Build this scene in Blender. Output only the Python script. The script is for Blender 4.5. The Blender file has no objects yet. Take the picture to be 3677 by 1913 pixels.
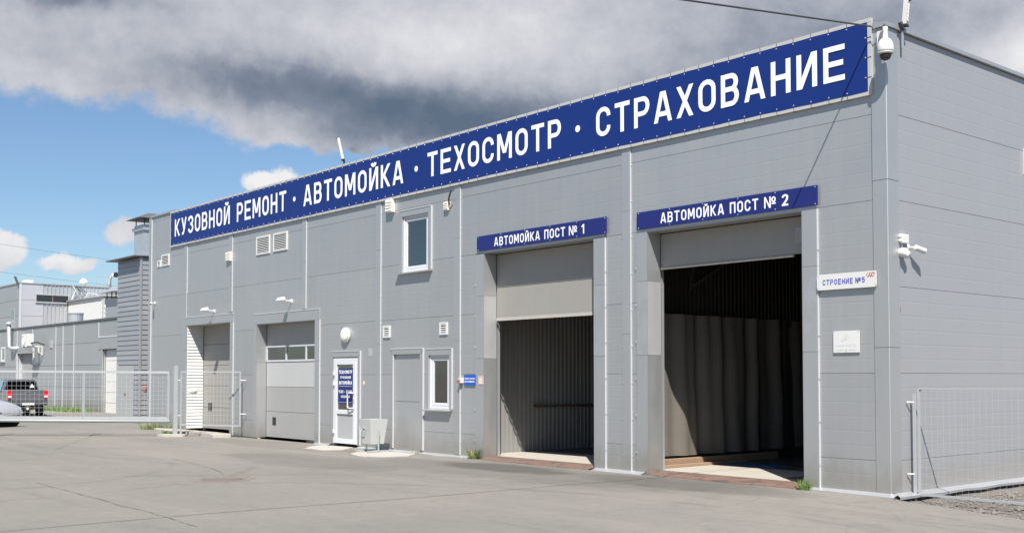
import bpy, math, random
from mathutils import Vector, Matrix
random.seed(7)
R = math.radians
SC = bpy.context.scene
COL = SC.collection

# ------------------------------------------------------------------ camera, sky, sun, exposure
cam_d = bpy.data.cameras.new('camera')
cam = bpy.data.objects.new('camera', cam_d)
COL.objects.link(cam)
cam.location = (8.1033, -13.6452, 1.6157)
cam.rotation_euler = (math.pi / 2 + 0.0380, 0.0, 0.8668)
cam_d.sensor_width = 36.0
cam_d.lens = 38.607
cam_d.shift_y = 0.0667
cam_d.clip_start = 0.1
cam_d.clip_end = 3000.0
SC.camera = cam

SUN = Vector((1.15, -1.0, 2.0)).normalized()          # direction towards the sun
sun_d = bpy.data.lights.new('sun', 'SUN')
sun_d.energy = 5.0
sun_d.angle = R(0.53)
sun_d.color = (1.0, 0.965, 0.915)
sun = bpy.data.objects.new('sun', sun_d)
COL.objects.link(sun)
sun.location = (20, -20, 40)
sun.rotation_euler = SUN.to_track_quat('Z', 'Y').to_euler()

SC.view_settings.view_transform = 'Standard'
SC.view_settings.look = 'None'
SC.view_settings.gamma = 1.0
SC.view_settings.use_curve_mapping = False
SC.view_settings.exposure = 0.75
SKY_STRENGTH = 0.08

wd = bpy.data.worlds.new('World')
SC.world = wd
wd.use_nodes = True


class NT:
    """small helper for node graphs"""
    def __init__(s, tree):
        s.t = tree
        tree.nodes.clear()

    def n(s, typ, **kw):
        nd = s.t.nodes.new(typ)
        ins = kw.pop('ins', {})
        for k, v in kw.items():
            setattr(nd, k, v)
        for k, v in ins.items():
            s.put(nd.inputs[k], v)
        return nd

    def put(s, sock, v):
        if hasattr(v, 'is_linked') or hasattr(v, 'links'):
            s.t.links.new(v, sock)
        else:
            try:
                sock.default_value = v
            except Exception:
                sock.default_value = tuple(v) + (1.0,)

    def m(s, op, a, b=None, c=None, clamp=False):
        nd = s.t.nodes.new('ShaderNodeMath')
        nd.operation = op
        nd.use_clamp = clamp
        for i, v in enumerate((a, b, c)):
            if v is not None:
                s.put(nd.inputs[i], v)
        return nd.outputs[0]

    def v(s, op, a, b=None):
        nd = s.t.nodes.new('ShaderNodeVectorMath')
        nd.operation = op
        s.put(nd.inputs[0], a)
        if b is not None:
            s.put(nd.inputs[1], b)
        return nd.outputs['Value'] if op in ('DOT_PRODUCT', 'LENGTH', 'DISTANCE') else nd.outputs[0]

    def ramp(s, fac, stops, interp='LINEAR'):
        nd = s.t.nodes.new('ShaderNodeValToRGB')
        cr = nd.color_ramp
        cr.interpolation = interp
        while len(cr.elements) > 1:
            cr.elements.remove(cr.elements[0])
        cr.elements[0].position = stops[0][0]
        c0 = stops[0][1]
        cr.elements[0].color = tuple(c0) + (1,) if len(c0) == 3 else c0
        for p, c in stops[1:]:
            e = cr.elements.new(p)
            e.color = tuple(c) + (1,) if len(c) == 3 else c
        s.put(nd.inputs[0], fac)
        return nd.outputs[0]

    def smooth(s, x, lo, hi):
        nd = s.t.nodes.new('ShaderNodeMapRange')
        nd.interpolation_type = 'SMOOTHSTEP'
        s.put(nd.inputs[0], x)
        nd.inputs[1].default_value = lo
        nd.inputs[2].default_value = hi
        return nd.outputs[0]

    def noise(s, vec, scale, detail=4, rough=0.5, dim='3D', dist=0.0):
        nd = s.t.nodes.new('ShaderNodeTexNoise')
        nd.noise_dimensions = dim
        s.put(nd.inputs['Vector'], vec)
        nd.inputs['Scale'].default_value = scale
        nd.inputs['Detail'].default_value = detail
        nd.inputs['Roughness'].default_value = rough
        nd.inputs['Distortion'].default_value = dist
        return nd

    def mix(s, fac, a, b, blend='MIX'):
        nd = s.t.nodes.new('ShaderNodeMix')
        nd.data_type = 'RGBA'
        nd.blend_type = blend
        s.put(nd.inputs[0], fac)
        s.put(nd.inputs[6], a)
        s.put(nd.inputs[7], b)
        return nd.outputs[2]


def build_world():
    g = NT(wd.node_tree)
    out = g.n('ShaderNodeOutputWorld')
    bg = g.n('ShaderNodeBackground')
    bg.inputs['Strength'].default_value = SKY_STRENGTH
    sky = g.n('ShaderNodeTexSky')
    sky.sky_type = 'NISHITA'
    sky.sun_disc = False
    sky.sun_elevation = math.asin(SUN.z)
    sky.sun_rotation = math.atan2(SUN.x, SUN.y)
    sky.altitude = 150
    sky.air_density = 1.0
    sky.dust_density = 0.6
    sky.ozone_density = 1.6
    tc = g.n('ShaderNodeTexCoord')
    d = g.v('NORMALIZE', tc.outputs['Generated'])
    # soft turbulent warp of the sky direction so that cloud edges are ragged
    w1 = g.noise(d, 9.0, 6, 0.55)
    w2 = g.noise(d, 38.0, 5, 0.6)
    off1 = g.v('SCALE', g.v('SUBTRACT', w1.outputs['Color'], (0.5, 0.5, 0.5)))
    off1.node.inputs['Scale'].default_value = 0.05
    off2 = g.v('SCALE', g.v('SUBTRACT', w2.outputs['Color'], (0.5, 0.5, 0.5)))
    off2.node.inputs['Scale'].default_value = 0.020
    dw = g.v('ADD', g.v('ADD', d, off1), off2)
    sx = g.n('ShaderNodeSeparateXYZ')
    g.put(sx.inputs[0], dw)
    az = g.m('MULTIPLY', g.m('ARCTAN2', sx.outputs[0], sx.outputs[1]), 57.2958)
    zc = g.m('MINIMUM', g.m('MAXIMUM', sx.outputs[2], -1.0), 1.0)
    el = g.m('MULTIPLY', g.m('ARCSINE', zc), 57.2958)
    cb = g.n('ShaderNodeCombineXYZ')
    g.put(cb.inputs[0], az)
    g.put(cb.inputs[1], el)
    P = cb.outputs[0]

    def blobs(lst, start):
        acc = start
        for a, e, sa, se, amp in lst:
            q = g.v('MULTIPLY', g.v('SUBTRACT', P, (a, e, 0)), (1.0 / sa, 1.0 / se, 0))
            x = g.m('EXPONENT', g.m('MULTIPLY', g.v('DOT_PRODUCT', q, q), -1.0))
            acc = g.m('MULTIPLY_ADD', x, amp, acc)
        return acc
    flat = g.v('MULTIPLY', d, (1.0, 1.0, 1.35))
    f1 = g.noise(flat, 3.2, 8, 0.56)
    f2 = g.noise(flat, 14.0, 6, 0.6)
    f3 = g.noise(flat, 46.0, 6, 0.68)
    base = g.m('ADD', g.m('MULTIPLY', f1.outputs[0], 1.5), g.m('MULTIPLY', f2.outputs[0], 0.60))
    base = g.m('SUBTRACT', g.m('MULTIPLY_ADD', f3.outputs[0], 0.34, base), 1.22)
    dens = blobs([
        (-48, 19.0, 20, 4.8, 1.0), (-75, 17.4, 9, 3.2, 0.85), (-60, 15.2, 8, 1.9, 0.55), (-28, 18, 14, 6, 0.9),
        (-43, 14.0, 9, 2.6, 0.8), (-52, 13.0, 8, 1.3, 0.75),
        (-66, 8.6, 14, 3.2, -0.85), (-52, 9.0, 6, 2.4, -0.45), (-21.5, 12.4, 3.0, 1.4, -0.25),
        (-61.9, 9.8, 1.7, 0.85, 1.9), (-75.0, 6.2, 1.3, 0.95, 1.7), (-71.4, 5.5, 1.5, 0.5, 1.45), (-71, 3.2, 10, 1.6, -0.8), (-68.8, 7.1, 1.7, 0.95, 1.25),
        (-58, 12.0, 5.0, 0.6, 0.40), (-61, 12.6, 3.5, 0.6, 0.2)], base)
    alpha = g.smooth(dens, 0.03, 0.40)
    hz = g.smooth(el, -1.0, 3.0)
    alpha = g.m('MULTIPLY', alpha, hz)
    br = g.m('MULTIPLY_ADD', f2.outputs[0], 0.46, 0.19)
    br = g.m('MULTIPLY_ADD', f3.outputs[0], 0.22, br)
    br = g.m('MULTIPLY_ADD', f1.outputs[0], 0.18, br)
    br = blobs([
        (-63.5, 14.5, 4.0, 1.1, -0.36), (-57, 13.9, 5.0, 1.25, -0.44), (-49.5, 12.9, 6.5, 1.5, -0.48), (-41, 13.4, 6.0, 1.9, -0.34), (-73.5, 18.2, 6, 0.7, -0.38),
        (-33, 17.0, 10, 2.8, -0.26), (-51, 17.2, 8, 1.6, 0.20), (-24.4, 15.0, 2.6, 1.5, 0.36), (-69, 15.8, 6, 1.8, -0.10),
        (-61.9, 10.2, 2.6, 1.4, 0.42), (-74.6, 6.5, 2.2, 1.3, 0.30), (-71.5, 5.8, 2.2, 0.9, 0.28), (-68.9, 7.2, 2.2, 1.4, 0.14),
        (-55, 12.3, 9, 0.9, -0.22)], br)
    k = 1.0 / (SKY_STRENGTH * 2 ** SC.view_settings.exposure)
    cc = g.ramp(g.m('MULTIPLY', br, 1.0, clamp=True), [
        (0.0, (0.12 * k, 0.165 * k, 0.235 * k)), (0.25, (0.22 * k, 0.26 * k, 0.335 * k)), (0.55, (0.49 * k, 0.51 * k, 0.57 * k)),
        (0.8, (0.70 * k, 0.71 * k, 0.75 * k)), (1.0, (0.88 * k, 0.88 * k, 0.89 * k))])
    skyc = g.mix(1.0, sky.outputs[0], (0.72, 0.82, 0.91, 1.0), 'MULTIPLY')
    col = g.mix(alpha, skyc, cc)
    g.put(bg.inputs['Color'], col)
    g.t.links.new(bg.outputs[0], out.inputs[0])


build_world()

# ------------------------------------------------------------------ materials
MATS = {}


def mat(name, col, rough=0.5, metal=0.0, var=0.08, vscale=2.0, bump=0.0, bscale=60.0, streak=0.0, dirt=None, spec=0.5, tint=None, objrand=0.0, splash=0.0):
    if name in MATS:
        return MATS[name]
    m = bpy.data.materials.new(name)
    m.use_nodes = True
    g = NT(m.node_tree)
    out = g.n('ShaderNodeOutputMaterial')
    b = g.n('ShaderNodeBsdfPrincipled')
    b.inputs['Roughness'].default_value = rough
    b.inputs['Metallic'].default_value = metal
    b.inputs['Specular IOR Level'].default_value = spec
    geo = g.n('ShaderNodeNewGeometry')
    pos = geo.outputs['Position']
    n1 = g.noise(pos, vscale, 5, 0.6)
    f = g.m('MULTIPLY_ADD', n1.outputs[0], 2.0 * var, 1.0 - var)
    if streak:
        pv = g.v('MULTIPLY', pos, (7.0, 7.0, 0.35))
        n2 = g.noise(pv, 1.0, 4, 0.55)
        f = g.m('MULTIPLY', f, g.m('MULTIPLY_ADD', n2.outputs[0], 2.0 * streak, 1.0 - streak))
    if objrand:
        oi = g.n('ShaderNodeObjectInfo')
        f = g.m('MULTIPLY', f, g.m('MULTIPLY_ADD', oi.outputs['Random'], 2.0 * objrand, 1.0 - objrand))
    sc = g.v('SCALE', tuple(col))
    g.put(sc.node.inputs['Scale'], f)
    c = sc
    if dirt:
        dcol, lo, hi, dscale = dirt
        nd = g.noise(pos, dscale, 7, 0.65, dist=0.6)
        c = g.mix(g.smooth(nd.outputs[0], lo, hi), c, tuple(dcol) + (1.0,))
    if splash:
        sz = g.n('ShaderNodeSeparateXYZ')
        g.put(sz.inputs[0], pos)
        ns = g.noise(g.v('MULTIPLY', pos, (3.0, 3.0, 1.4)), 1.0, 6, 0.7)
        hgt = g.m('SUBTRACT', sz.outputs[2], g.m('MULTIPLY', ns.outputs[0], 0.9))
        k = g.m('MULTIPLY', g.smooth(hgt, 0.12, -0.42), splash)
        c = g.mix(k, c, (0.30, 0.265, 0.215, 1.0))
    g.put(b.inputs['Base Color'], c)
    rr = g.noise(pos, vscale * 3.1, 4, 0.6)
    g.put(b.inputs['Roughness'], g.m('MULTIPLY_ADD', rr.outputs[0], 0.24, rough - 0.12, clamp=True))
    if bump:
        nb = g.noise(pos, bscale, 5, 0.6)
        bp = g.n('ShaderNodeBump')
        bp.inputs['Strength'].default_value = bump
        bp.inputs['Distance'].default_value = 0.02
        g.put(bp.inputs['Height'], nb.outputs[0])
        g.put(b.inputs['Normal'], bp.outputs[0])
    g.t.links.new(b.outputs[0], out.inputs[0])
    MATS[name] = m
    return m


M_panel = mat('grey_panel', (0.438, 0.440, 0.434), 0.46, 0.60, 0.06, 0.30, 0.10, 0.9, 0.055, objrand=0.03, splash=0.55)
M_trim = mat('grey_trim', (0.450, 0.452, 0.446), 0.42, 0.60, 0.05, 0.8, 0.10, 2.2, 0.03, objrand=0.015, splash=0.5)
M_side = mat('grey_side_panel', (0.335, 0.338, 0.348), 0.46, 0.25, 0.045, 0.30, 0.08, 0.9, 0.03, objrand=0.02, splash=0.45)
M_trim_old = mat('faded_trim', (0.450, 0.452, 0.446), 0.46, 0.60, 0.05, 1.0, 0.14, 3.0, 0.03, dirt=((0.47, 0.475, 0.475), 0.53, 0.545, 1.7))
M_trim_pale = mat('weathered_trim', (0.42, 0.42, 0.415), 0.55, 0.3, 0.08, 1.6, 0.14, 3.0, 0.05)
M_edge = mat('sunlit_and_pale_edge', (0.48, 0.49, 0.50), 0.35, 0.0, 0.04, 1.5)  # pale tone paints sunlight onto the trims' folded edges; plain pale on frames
M_backing = mat('dark_backing', (0.05, 0.05, 0.05), 0.8)
M_white = mat('white_plastic', (0.60, 0.595, 0.575), 0.35, 0.0, 0.03, 3.0)
M_cream = mat('cream_plastic', (0.74, 0.70, 0.60), 0.4, 0.0, 0.05, 3.0)
M_pvc = mat('white_pvc', (0.58, 0.59, 0.60), 0.28, 0.0, 0.03, 1.0)
M_blue = mat('banner_blue', (0.0075, 0.026, 0.150), 0.45, 0.0, 0.06, 0.9, 0.10, 3.0, spec=0.25)
M_blue2 = mat('sign_blue', (0.015, 0.023, 0.135), 0.40, 0.0, 0.04, 1.5, spec=0.3)
M_blue3 = mat('small_sign_blue', (0.015, 0.085, 0.42), 0.35, 0.0, 0.04, 3.0)
M_letter = mat('letter_white', (0.80, 0.81, 0.82), 0.45, 0.0, 0.02, 1.0)
M_letter_blue = mat('letter_blue', (0.05, 0.055, 0.36), 0.45)
M_letter_faint = mat('letter_faint', (0.66, 0.66, 0.65), 0.5)
M_icon_faint = mat('icon_faint', (0.56, 0.54, 0.50), 0.5)
M_red = mat('sign_red', (0.55, 0.06, 0.05), 0.4)
M_redbtn = mat('button_red', (0.60, 0.10, 0.09), 0.35)
M_frame = mat('banner_frame', (0.42, 0.415, 0.395), 0.45, 0.0, 0.06, 2.0)
M_black = mat('black_rubber', (0.025, 0.025, 0.027), 0.6)
M_dark = mat('dark_metal', (0.06, 0.06, 0.062), 0.5)
M_galv = mat('galvanised', (0.50, 0.51, 0.52), 0.38, 0.55, 0.08, 6.0)
M_fence = mat('fence_grey', (0.33, 0.345, 0.345), 0.45, 0.0, 0.06, 4.0)
M_wire = mat('fence_wire', (0.46, 0.48, 0.48), 0.45, 0.1)
M_rust = mat('rusty_steel', (0.175, 0.108, 0.083), 0.75, 0.0, 0.25, 6.0, 0.4, 70.0, dirt=((0.10, 0.075, 0.065), 0.48, 0.62, 4.0))
M_conc = mat('pale_concrete', (0.375, 0.345, 0.305), 0.85, 0.0, 0.10, 3.0, 0.35, 40.0)
M_concrete = mat('concrete', (0.44, 0.42, 0.38), 0.9, 0.0, 0.16, 5.0, 0.5, 45.0)
M_floor = mat('bay_floor', (0.42, 0.385, 0.33), 0.6, 0.0, 0.10, 1.2, 0.1, 20.0)
M_gate = mat('gate_leaf', (0.315, 0.310, 0.298), 0.5, 0.0, 0.05, 1.0, 0.18, 190.0, 0.04)
M_gate_light = mat('gate_leaf_pale', (0.42, 0.42, 0.41), 0.42, 0.0, 0.04, 1.0, 0.18, 190.0, 0.03)
M_gate_grubby = mat('gate_leaf_grubby', (0.284, 0.271, 0.245), 0.5, 0.0, 0.08, 1.3, 0.18, 150.0, 0.05)
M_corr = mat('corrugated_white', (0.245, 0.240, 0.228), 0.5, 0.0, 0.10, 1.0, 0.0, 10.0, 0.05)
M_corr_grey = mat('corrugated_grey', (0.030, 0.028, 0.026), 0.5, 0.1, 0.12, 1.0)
M_tarp = mat('tarpaulin', (0.130, 0.117, 0.098), 0.7, 0.0, 0.12, 1.2, 0.35, 5.0, 0.08, dirt=((0.07, 0.056, 0.045), 0.64, 0.74, 9.0))
M_wood = mat('timber', (0.29, 0.195, 0.125), 0.8, 0.0, 0.20, 6.0, 0.3, 40.0)
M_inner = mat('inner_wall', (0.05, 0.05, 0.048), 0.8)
M_green_wall = mat('green_wall', (0.42, 0.46, 0.34), 0.8)
M_siding = mat('grey_siding', (0.37, 0.37, 0.37), 0.48, 0.5, 0.05, 1.0, objrand=0.06)
M_siding_w = mat('white_siding', (0.66, 0.645, 0.61), 0.5, 0.0, 0.05, 1.0)
M_roofing = mat('dark_sheet', (0.12, 0.12, 0.12), 0.5, 0.2)
M_tyre = mat('tyre', (0.02, 0.02, 0.021), 0.85)
M_alloy = mat('alloy', (0.55, 0.56, 0.57), 0.25, 0.8)
M_truck = mat('truck_paint', (0.15, 0.155, 0.17), 0.22, 0.35, 0.02, 3.0)
M_car = mat('silver_paint', (0.48, 0.48, 0.49), 0.22, 0.3, 0.02, 3.0)
M_tail = mat('tail_lamp', (0.55, 0.02, 0.02), 0.15)
M_headlamp = mat('head_lamp', (0.55, 0.57, 0.60), 0.08, 0.4)
M_leaf = mat('grass_green', (0.115, 0.185, 0.040), 0.7, 0.0, 0.30, 9.0)
M_straw = mat('grass_straw', (0.34, 0.28, 0.14), 0.8, 0.0, 0.2, 9.0)
M_plant = mat('plant_green', (0.05, 0.11, 0.035), 0.5, 0.0, 0.25, 12.0)
M_gravel = mat('gravel_stone', (0.175, 0.158, 0.138), 0.9, 0.0, 0.30, 12.0, 0.3, 60.0, objrand=0.1)
M_tar = mat('tar_black', (0.13, 0.122, 0.112), 0.8, 0.0, 0.3, 14.0)
M_binpaint = mat('bin_paint', (0.425, 0.43, 0.415), 0.5, 0.0, 0.05, 3.0, 0.05, 20.0)
M_glow = mat('lens_diffuser', (0.76, 0.74, 0.66), 0.25, 0.0, 0.02, 3.0)
M_door_low = mat('door_panel_grey', (0.34, 0.345, 0.345), 0.5, 0.0, 0.03, 1.0)
M_bluemat = mat('blue_mat', (0.03, 0.13, 0.30), 0.6)
M_mat_dark = mat('floor_mat', (0.045, 0.035, 0.03), 0.8)


def glass_mat(name, tint, refl=1.0, rough=0.01):
    m = bpy.data.materials.new(name)
    m.use_nodes = True
    g = NT(m.node_tree)
    out = g.n('ShaderNodeOutputMaterial')
    tr = g.n('ShaderNodeBsdfTransparent')
    tr.inputs[0].default_value = tuple(tint) + (1,)
    gl = g.n('ShaderNodeBsdfGlossy')
    gl.inputs['Roughness'].default_value = rough
    fr = g.n('ShaderNodeFresnel')
    fr.inputs[0].default_value = 1.52
    mx = g.n('ShaderNodeMixShader')
    g.put(mx.inputs[0], g.m('MULTIPLY', fr.outputs[0], 2.0 * refl, clamp=True))
    g.t.links.new(tr.outputs[0], mx.inputs[1])
    g.t.links.new(gl.outputs[0], mx.inputs[2])
    g.t.links.new(mx.outputs[0], out.inputs[0])
    MATS[name] = m
    return m


M_glass = glass_mat('window_glass', (0.55, 0.60, 0.59), 2.0)
M_glass_dark = glass_mat('dark_glass', (0.10, 0.12, 0.13), 1.6)
M_dome = glass_mat('dome_glass', (0.12, 0.10, 0.08), 1.0)


def build_asphalt():
    m = bpy.data.materials.new('asphalt')
    m.use_nodes = True
    g = NT(m.node_tree)
    out = g.n('ShaderNodeOutputMaterial')
    b = g.n('ShaderNodeBsdfPrincipled')
    geo = g.n('ShaderNodeNewGeometry')
    pos = geo.outputs['Position']
    big = g.noise(pos, 0.16, 6, 0.6)
    mid = g.noise(pos, 0.9, 6, 0.62, dist=0.4)
    fine = g.noise(pos, 55.0, 4, 0.7)
    grit = g.noise(pos, 190.0, 2, 0.6)
    c = g.ramp(big.outputs[0], [(0.30, (0.172, 0.161, 0.143)), (0.5, (0.202, 0.187, 0.163)), (0.72, (0.234, 0.213, 0.181))])
    c = g.mix(g.m('MULTIPLY', g.smooth(mid.outputs[0], 0.52, 0.74), 0.35), c, (0.148, 0.141, 0.131, 1))
    # worn wheel tracks: long streaks following the drive along the facade
    mp = g.n('ShaderNodeMapping')
    g.put(mp.inputs['Vector'], pos)
    mp.inputs['Rotation'].default_value = (0, 0, R(-24))
    mp.inputs['Scale'].default_value = (0.10, 1.5, 1.0)
    st = g.noise(mp.outputs[0], 1.0, 5, 0.55, dist=0.8)
    c = g.mix(g.m('MULTIPLY', g.smooth(st.outputs[0], 0.53, 0.72), 0.38), c, (0.138, 0.132, 0.123, 1))
    c = g.mix(g.m('MULTIPLY', g.smooth(st.outputs[0], 0.47, 0.28), 0.30), c, (0.251, 0.228, 0.196, 1))
    # tyre scuffs turning towards the gates
    for cx, cy, rad, wid, stg in ((-1.0, -11.0, 8.3, 0.10, 0.16), (-1.0, -11.0, 9.8, 0.10, 0.14), (-13.5, -9.5, 6.2, 0.09, 0.16), (-13.5, -9.5, 4.7, 0.09, 0.14), (-3.5, -14.0, 12.2, 0.12, 0.12)):
        dd = g.v('DISTANCE', g.v('MULTIPLY', pos, (1, 1, 0)), (cx, cy, 0))
        e = g.m('ABSOLUTE', g.m('SUBTRACT', dd, rad))
        k = g.m('MULTIPLY', g.m('MULTIPLY', g.smooth(e, wid * 1.6, 0.0), g.smooth(mid.outputs[0], 0.36, 0.60)), stg * 1.5)
        c = g.mix(k, c, (0.068, 0.067, 0.065, 1))
    # wet dirty run-off by the wash bays, an irregular patch
    sx = g.n('ShaderNodeSeparateXYZ')
    g.put(sx.inputs[0], pos)
    for cx, cy, wx, wy, amt in ((-7.0, -1.05, 1.7, 0.62, 0.62), (-2.9, -0.8, 2.2, 0.75, 0.42), (-6.0, -1.3, 4.2, 1.3, 0.26), (-10.8, -2.9, 2.8, 1.0, 0.24), (-15.5, -0.9, 3.5, 0.8, 0.22)):
        q = g.v('MULTIPLY', g.v('SUBTRACT', pos, (cx, cy, 0)), (1 / wx, 1 / wy, 0))
        r2 = g.v('DOT_PRODUCT', q, q)
        k = g.m('EXPONENT', g.m('MULTIPLY', r2, -1.0))
        k = g.m('MULTIPLY', g.smooth(g.m('MULTIPLY', k, g.m('ADD', mid.outputs[0], 0.3)), 0.18, 0.46), amt)
        c = g.mix(k, c, (0.057, 0.053, 0.050, 1))
    # dust specks and stains
    vo = g.n('ShaderNodeTexVoronoi')
    g.put(vo.inputs['Vector'], pos)
    vo.inputs['Scale'].default_value = 1.1
    spk = g.m('MULTIPLY', g.smooth(vo.outputs['Distance'], 0.085, 0.03), g.smooth(mid.outputs[0], 0.48, 0.6))
    c = g.mix(g.m('MULTIPLY', spk, 0.5), c, (0.076, 0.072, 0.068, 1))
    vo2 = g.n('ShaderNodeTexVoronoi')
    g.put(vo2.inputs['Vector'], pos)
    vo2.inputs['Scale'].default_value = 3.4
    c = g.mix(g.m('MULTIPLY', g.smooth(vo2.outputs['Distance'], 0.06, 0.02), 0.6), c, (0.304, 0.281, 0.243, 1))
    # rusty drips and brown grit, small elongated spots
    vr = g.n('ShaderNodeTexVoronoi')
    g.put(vr.inputs['Vector'], g.v('MULTIPLY', pos, (0.55, 1.7, 1.0)))
    vr.inputs['Scale'].default_value = 1.0
    rs = g.m('MULTIPLY', g.smooth(vr.outputs['Distance'], 0.11, 0.02), g.smooth(fine.outputs[0], 0.42, 0.60))
    c = g.mix(g.m('MULTIPLY', rs, 0.45), c, (0.17, 0.115, 0.075, 1))
    # fine alligator cracks in places
    vc = g.n('ShaderNodeTexVoronoi')
    vc.feature = 'DISTANCE_TO_EDGE'
    g.put(vc.inputs['Vector'], g.v('ADD', pos, g.v('SCALE', mid.outputs['Color'])))
    vc.inputs['Scale'].default_value = 0.42
    ck = g.m('MULTIPLY', g.smooth(vc.outputs['Distance'], 0.010, 0.002), g.smooth(big.outputs[0], 0.50, 0.60))
    c = g.mix(g.m('MULTIPLY', ck, 0.22), c, (0.065, 0.061, 0.057, 1))
    mot = g.noise(pos, 5.0, 6, 0.7)
    sp = g.m('MULTIPLY', g.m('MULTIPLY_ADD', fine.outputs[0], 0.62, 0.66), g.m('MULTIPLY_ADD', mot.outputs[0], 0.36, 0.82))
    sp = g.m('MULTIPLY', sp, g.m('MULTIPLY_ADD', grit.outputs[0], 0.50, 0.75))
    v = g.v('SCALE', c)
    g.put(v.node.inputs['Scale'], sp)
    g.put(b.inputs['Base Color'], v)
    b.inputs['Roughness'].default_value = 0.88
    b.inputs['Specular IOR Level'].default_value = 0.3
    bp = g.n('ShaderNodeBump')
    bp.inputs['Strength'].default_value = 0.35
    bp.inputs['Distance'].default_value = 0.01
    g.put(bp.inputs['Height'], g.m('ADD', fine.outputs[0], g.m('MULTIPLY', grit.outputs[0], 0.6)))
    g.put(b.inputs['Normal'], bp.outputs[0])
    g.t.links.new(b.outputs[0], out.inputs[0])
    return m


M_asphalt = build_asphalt()

# ------------------------------------------------------------------ mesh helpers


class MB:
    def __init__(s):
        s.v, s.f = [], []

    def add(s, pts, faces):
        o = len(s.v)
        s.v += [tuple(p) for p in pts]
        s.f += [tuple(i + o for i in f) for f in faces]
        return s

    def box(s, x0, x1, y0, y1, z0, z1):
        if x0 > x1: x0, x1 = x1, x0
        if y0 > y1: y0, y1 = y1, y0
        if z0 > z1: z0, z1 = z1, z0
        return s.add([(x0, y0, z0), (x1, y0, z0), (x1, y1, z0), (x0, y1, z0), (x0, y0, z1), (x1, y0, z1), (x1, y1, z1), (x0, y1, z1)],
                     [(3, 2, 1, 0), (4, 5, 6, 7), (0, 1, 5, 4), (1, 2, 6, 5), (2, 3, 7, 6), (3, 0, 4, 7)])

    def quad(s, *p):
        return s.add(p, [tuple(range(len(p)))])

    def prism(s, pts, d):
        """polygon pts (3d, planar) extruded by vector d"""
        n = len(pts)
        d = Vector(d)
        top = [tuple(Vector(p) + d) for p in pts]
        f = [tuple(range(n))[::-1], tuple(range(n, 2 * n))]
        f += [(i, (i + 1) % n, n + (i + 1) % n, n + i) for i in range(n)]
        return s.add(list(pts) + top, f)

    def tube(s, p0, p1, r, n=8, r1=None, caps=True):
        p0, p1 = Vector(p0), Vector(p1)
        r1 = r if r1 is None else r1
        a = (p1 - p0).normalized()
        u = a.orthogonal().normalized()
        w = a.cross(u)
        pts = []
        for p, rr in ((p0, r), (p1, r1)):
            for i in range(n):
                t = 2 * math.pi * i / n
                pts.append(p + (u * math.cos(t) + w * math.sin(t)) * rr)
        f = [(i, (i + 1) % n, n + (i + 1) % n, n + i) for i in range(n)]
        if caps:
            f += [tuple(range(n))[::-1], tuple(range(n, 2 * n))]
        return s.add(pts, f)

    def path(s, pts, r, n=6):
        pts = [Vector(p) for p in pts]
        rings = []
        u = None
        for i, p in enumerate(pts):
            a = (pts[min(i + 1, len(pts) - 1)] - pts[max(i - 1, 0)]).normalized()
            u = a.orthogonal().normalized() if u is None else (u - a * u.dot(a)).normalized()
            w = a.cross(u)
            rings.append([p + (u * math.cos(2 * math.pi * k / n) + w * math.sin(2 * math.pi * k / n)) * r for k in range(n)])
        return s.loft(rings)

    def loft(s, rings, caps=True, closed=True):
        n = len(rings[0])
        pts = [p for r in rings for p in r]
        f = []
        for j in range(len(rings) - 1):
            for i in range(n if closed else n - 1):
                f.append((j * n + i, j * n + (i + 1) % n, (j + 1) * n + (i + 1) % n, (j + 1) * n + i))
        if caps:
            f += [tuple(range(n))[::-1], tuple(range((len(rings) - 1) * n, len(rings) * n))]
        return s.add(pts, f)

    def lathe(s, c, axis, prof, n=20):
        """prof: list of (radius, distance along axis)"""
        c, a = Vector(c), Vector(axis).normalized()
        u = a.orthogonal().normalized()
        w = a.cross(u)
        rings = [[c + a * d + (u * math.cos(2 * math.pi * k / n) + w * math.sin(2 * math.pi * k / n)) * max(r, 1e-4) for k in range(n)] for r, d in prof]
        return s.loft(rings)

    def build(s, name, material, parent=None, smooth=False, local=False, bevel=0.0):
        me = bpy.data.meshes.new(name)
        org = Vector((0, 0, 0))
        if not local and parent is not None:
            p = parent
            while p is not None:
                org += p.location
                p = p.parent
        if parent is None and not local:
            xs = [v[0] for v in s.v]; ys = [v[1] for v in s.v]; zs = [v[2] for v in s.v]
            org = Vector(((min(xs) + max(xs)) / 2, (min(ys) + max(ys)) / 2, min(zs)))
        me.from_pydata([tuple(Vector(v) - org) for v in s.v], [], s.f)
        me.validate()
        me.update()
        me.materials.append(material)
        if smooth:
            for p in me.polygons:
                p.use_smooth = True
        o = bpy.data.objects.new(name, me)
        COL.objects.link(o)
        if parent is not None:
            o.parent = parent
        elif not local:
            o.location = org
        if bevel:
            b = o.modifiers.new('bevel', 'BEVEL')
            b.width = bevel
            b.segments = 2
            b.limit_method = 'ANGLE'
            b.angle_limit = R(35)
        return o


def thing(name, label, cat, loc, rotz=0.0, group=None):
    o = bpy.data.objects.new(name, None)
    COL.objects.link(o)
    o.empty_display_size = 0.2
    o.location = loc
    o.rotation_euler = (0, 0, rotz)
    o['label'] = label
    o['category'] = cat
    if group:
        o['group'] = group
    return o


def tag(o, label, cat, group=None):
    o['label'] = label
    o['category'] = cat
    if group:
        o['group'] = group
    return o


def struct(o, kind='structure'):
    o['kind'] = kind
    return o


def box(name, m, parent, x0, x1, y0, y1, z0, z1, bevel=0.0):
    return MB().box(x0, x1, y0, y1, z0, z1).build(name, m, parent, bevel=bevel)


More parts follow.
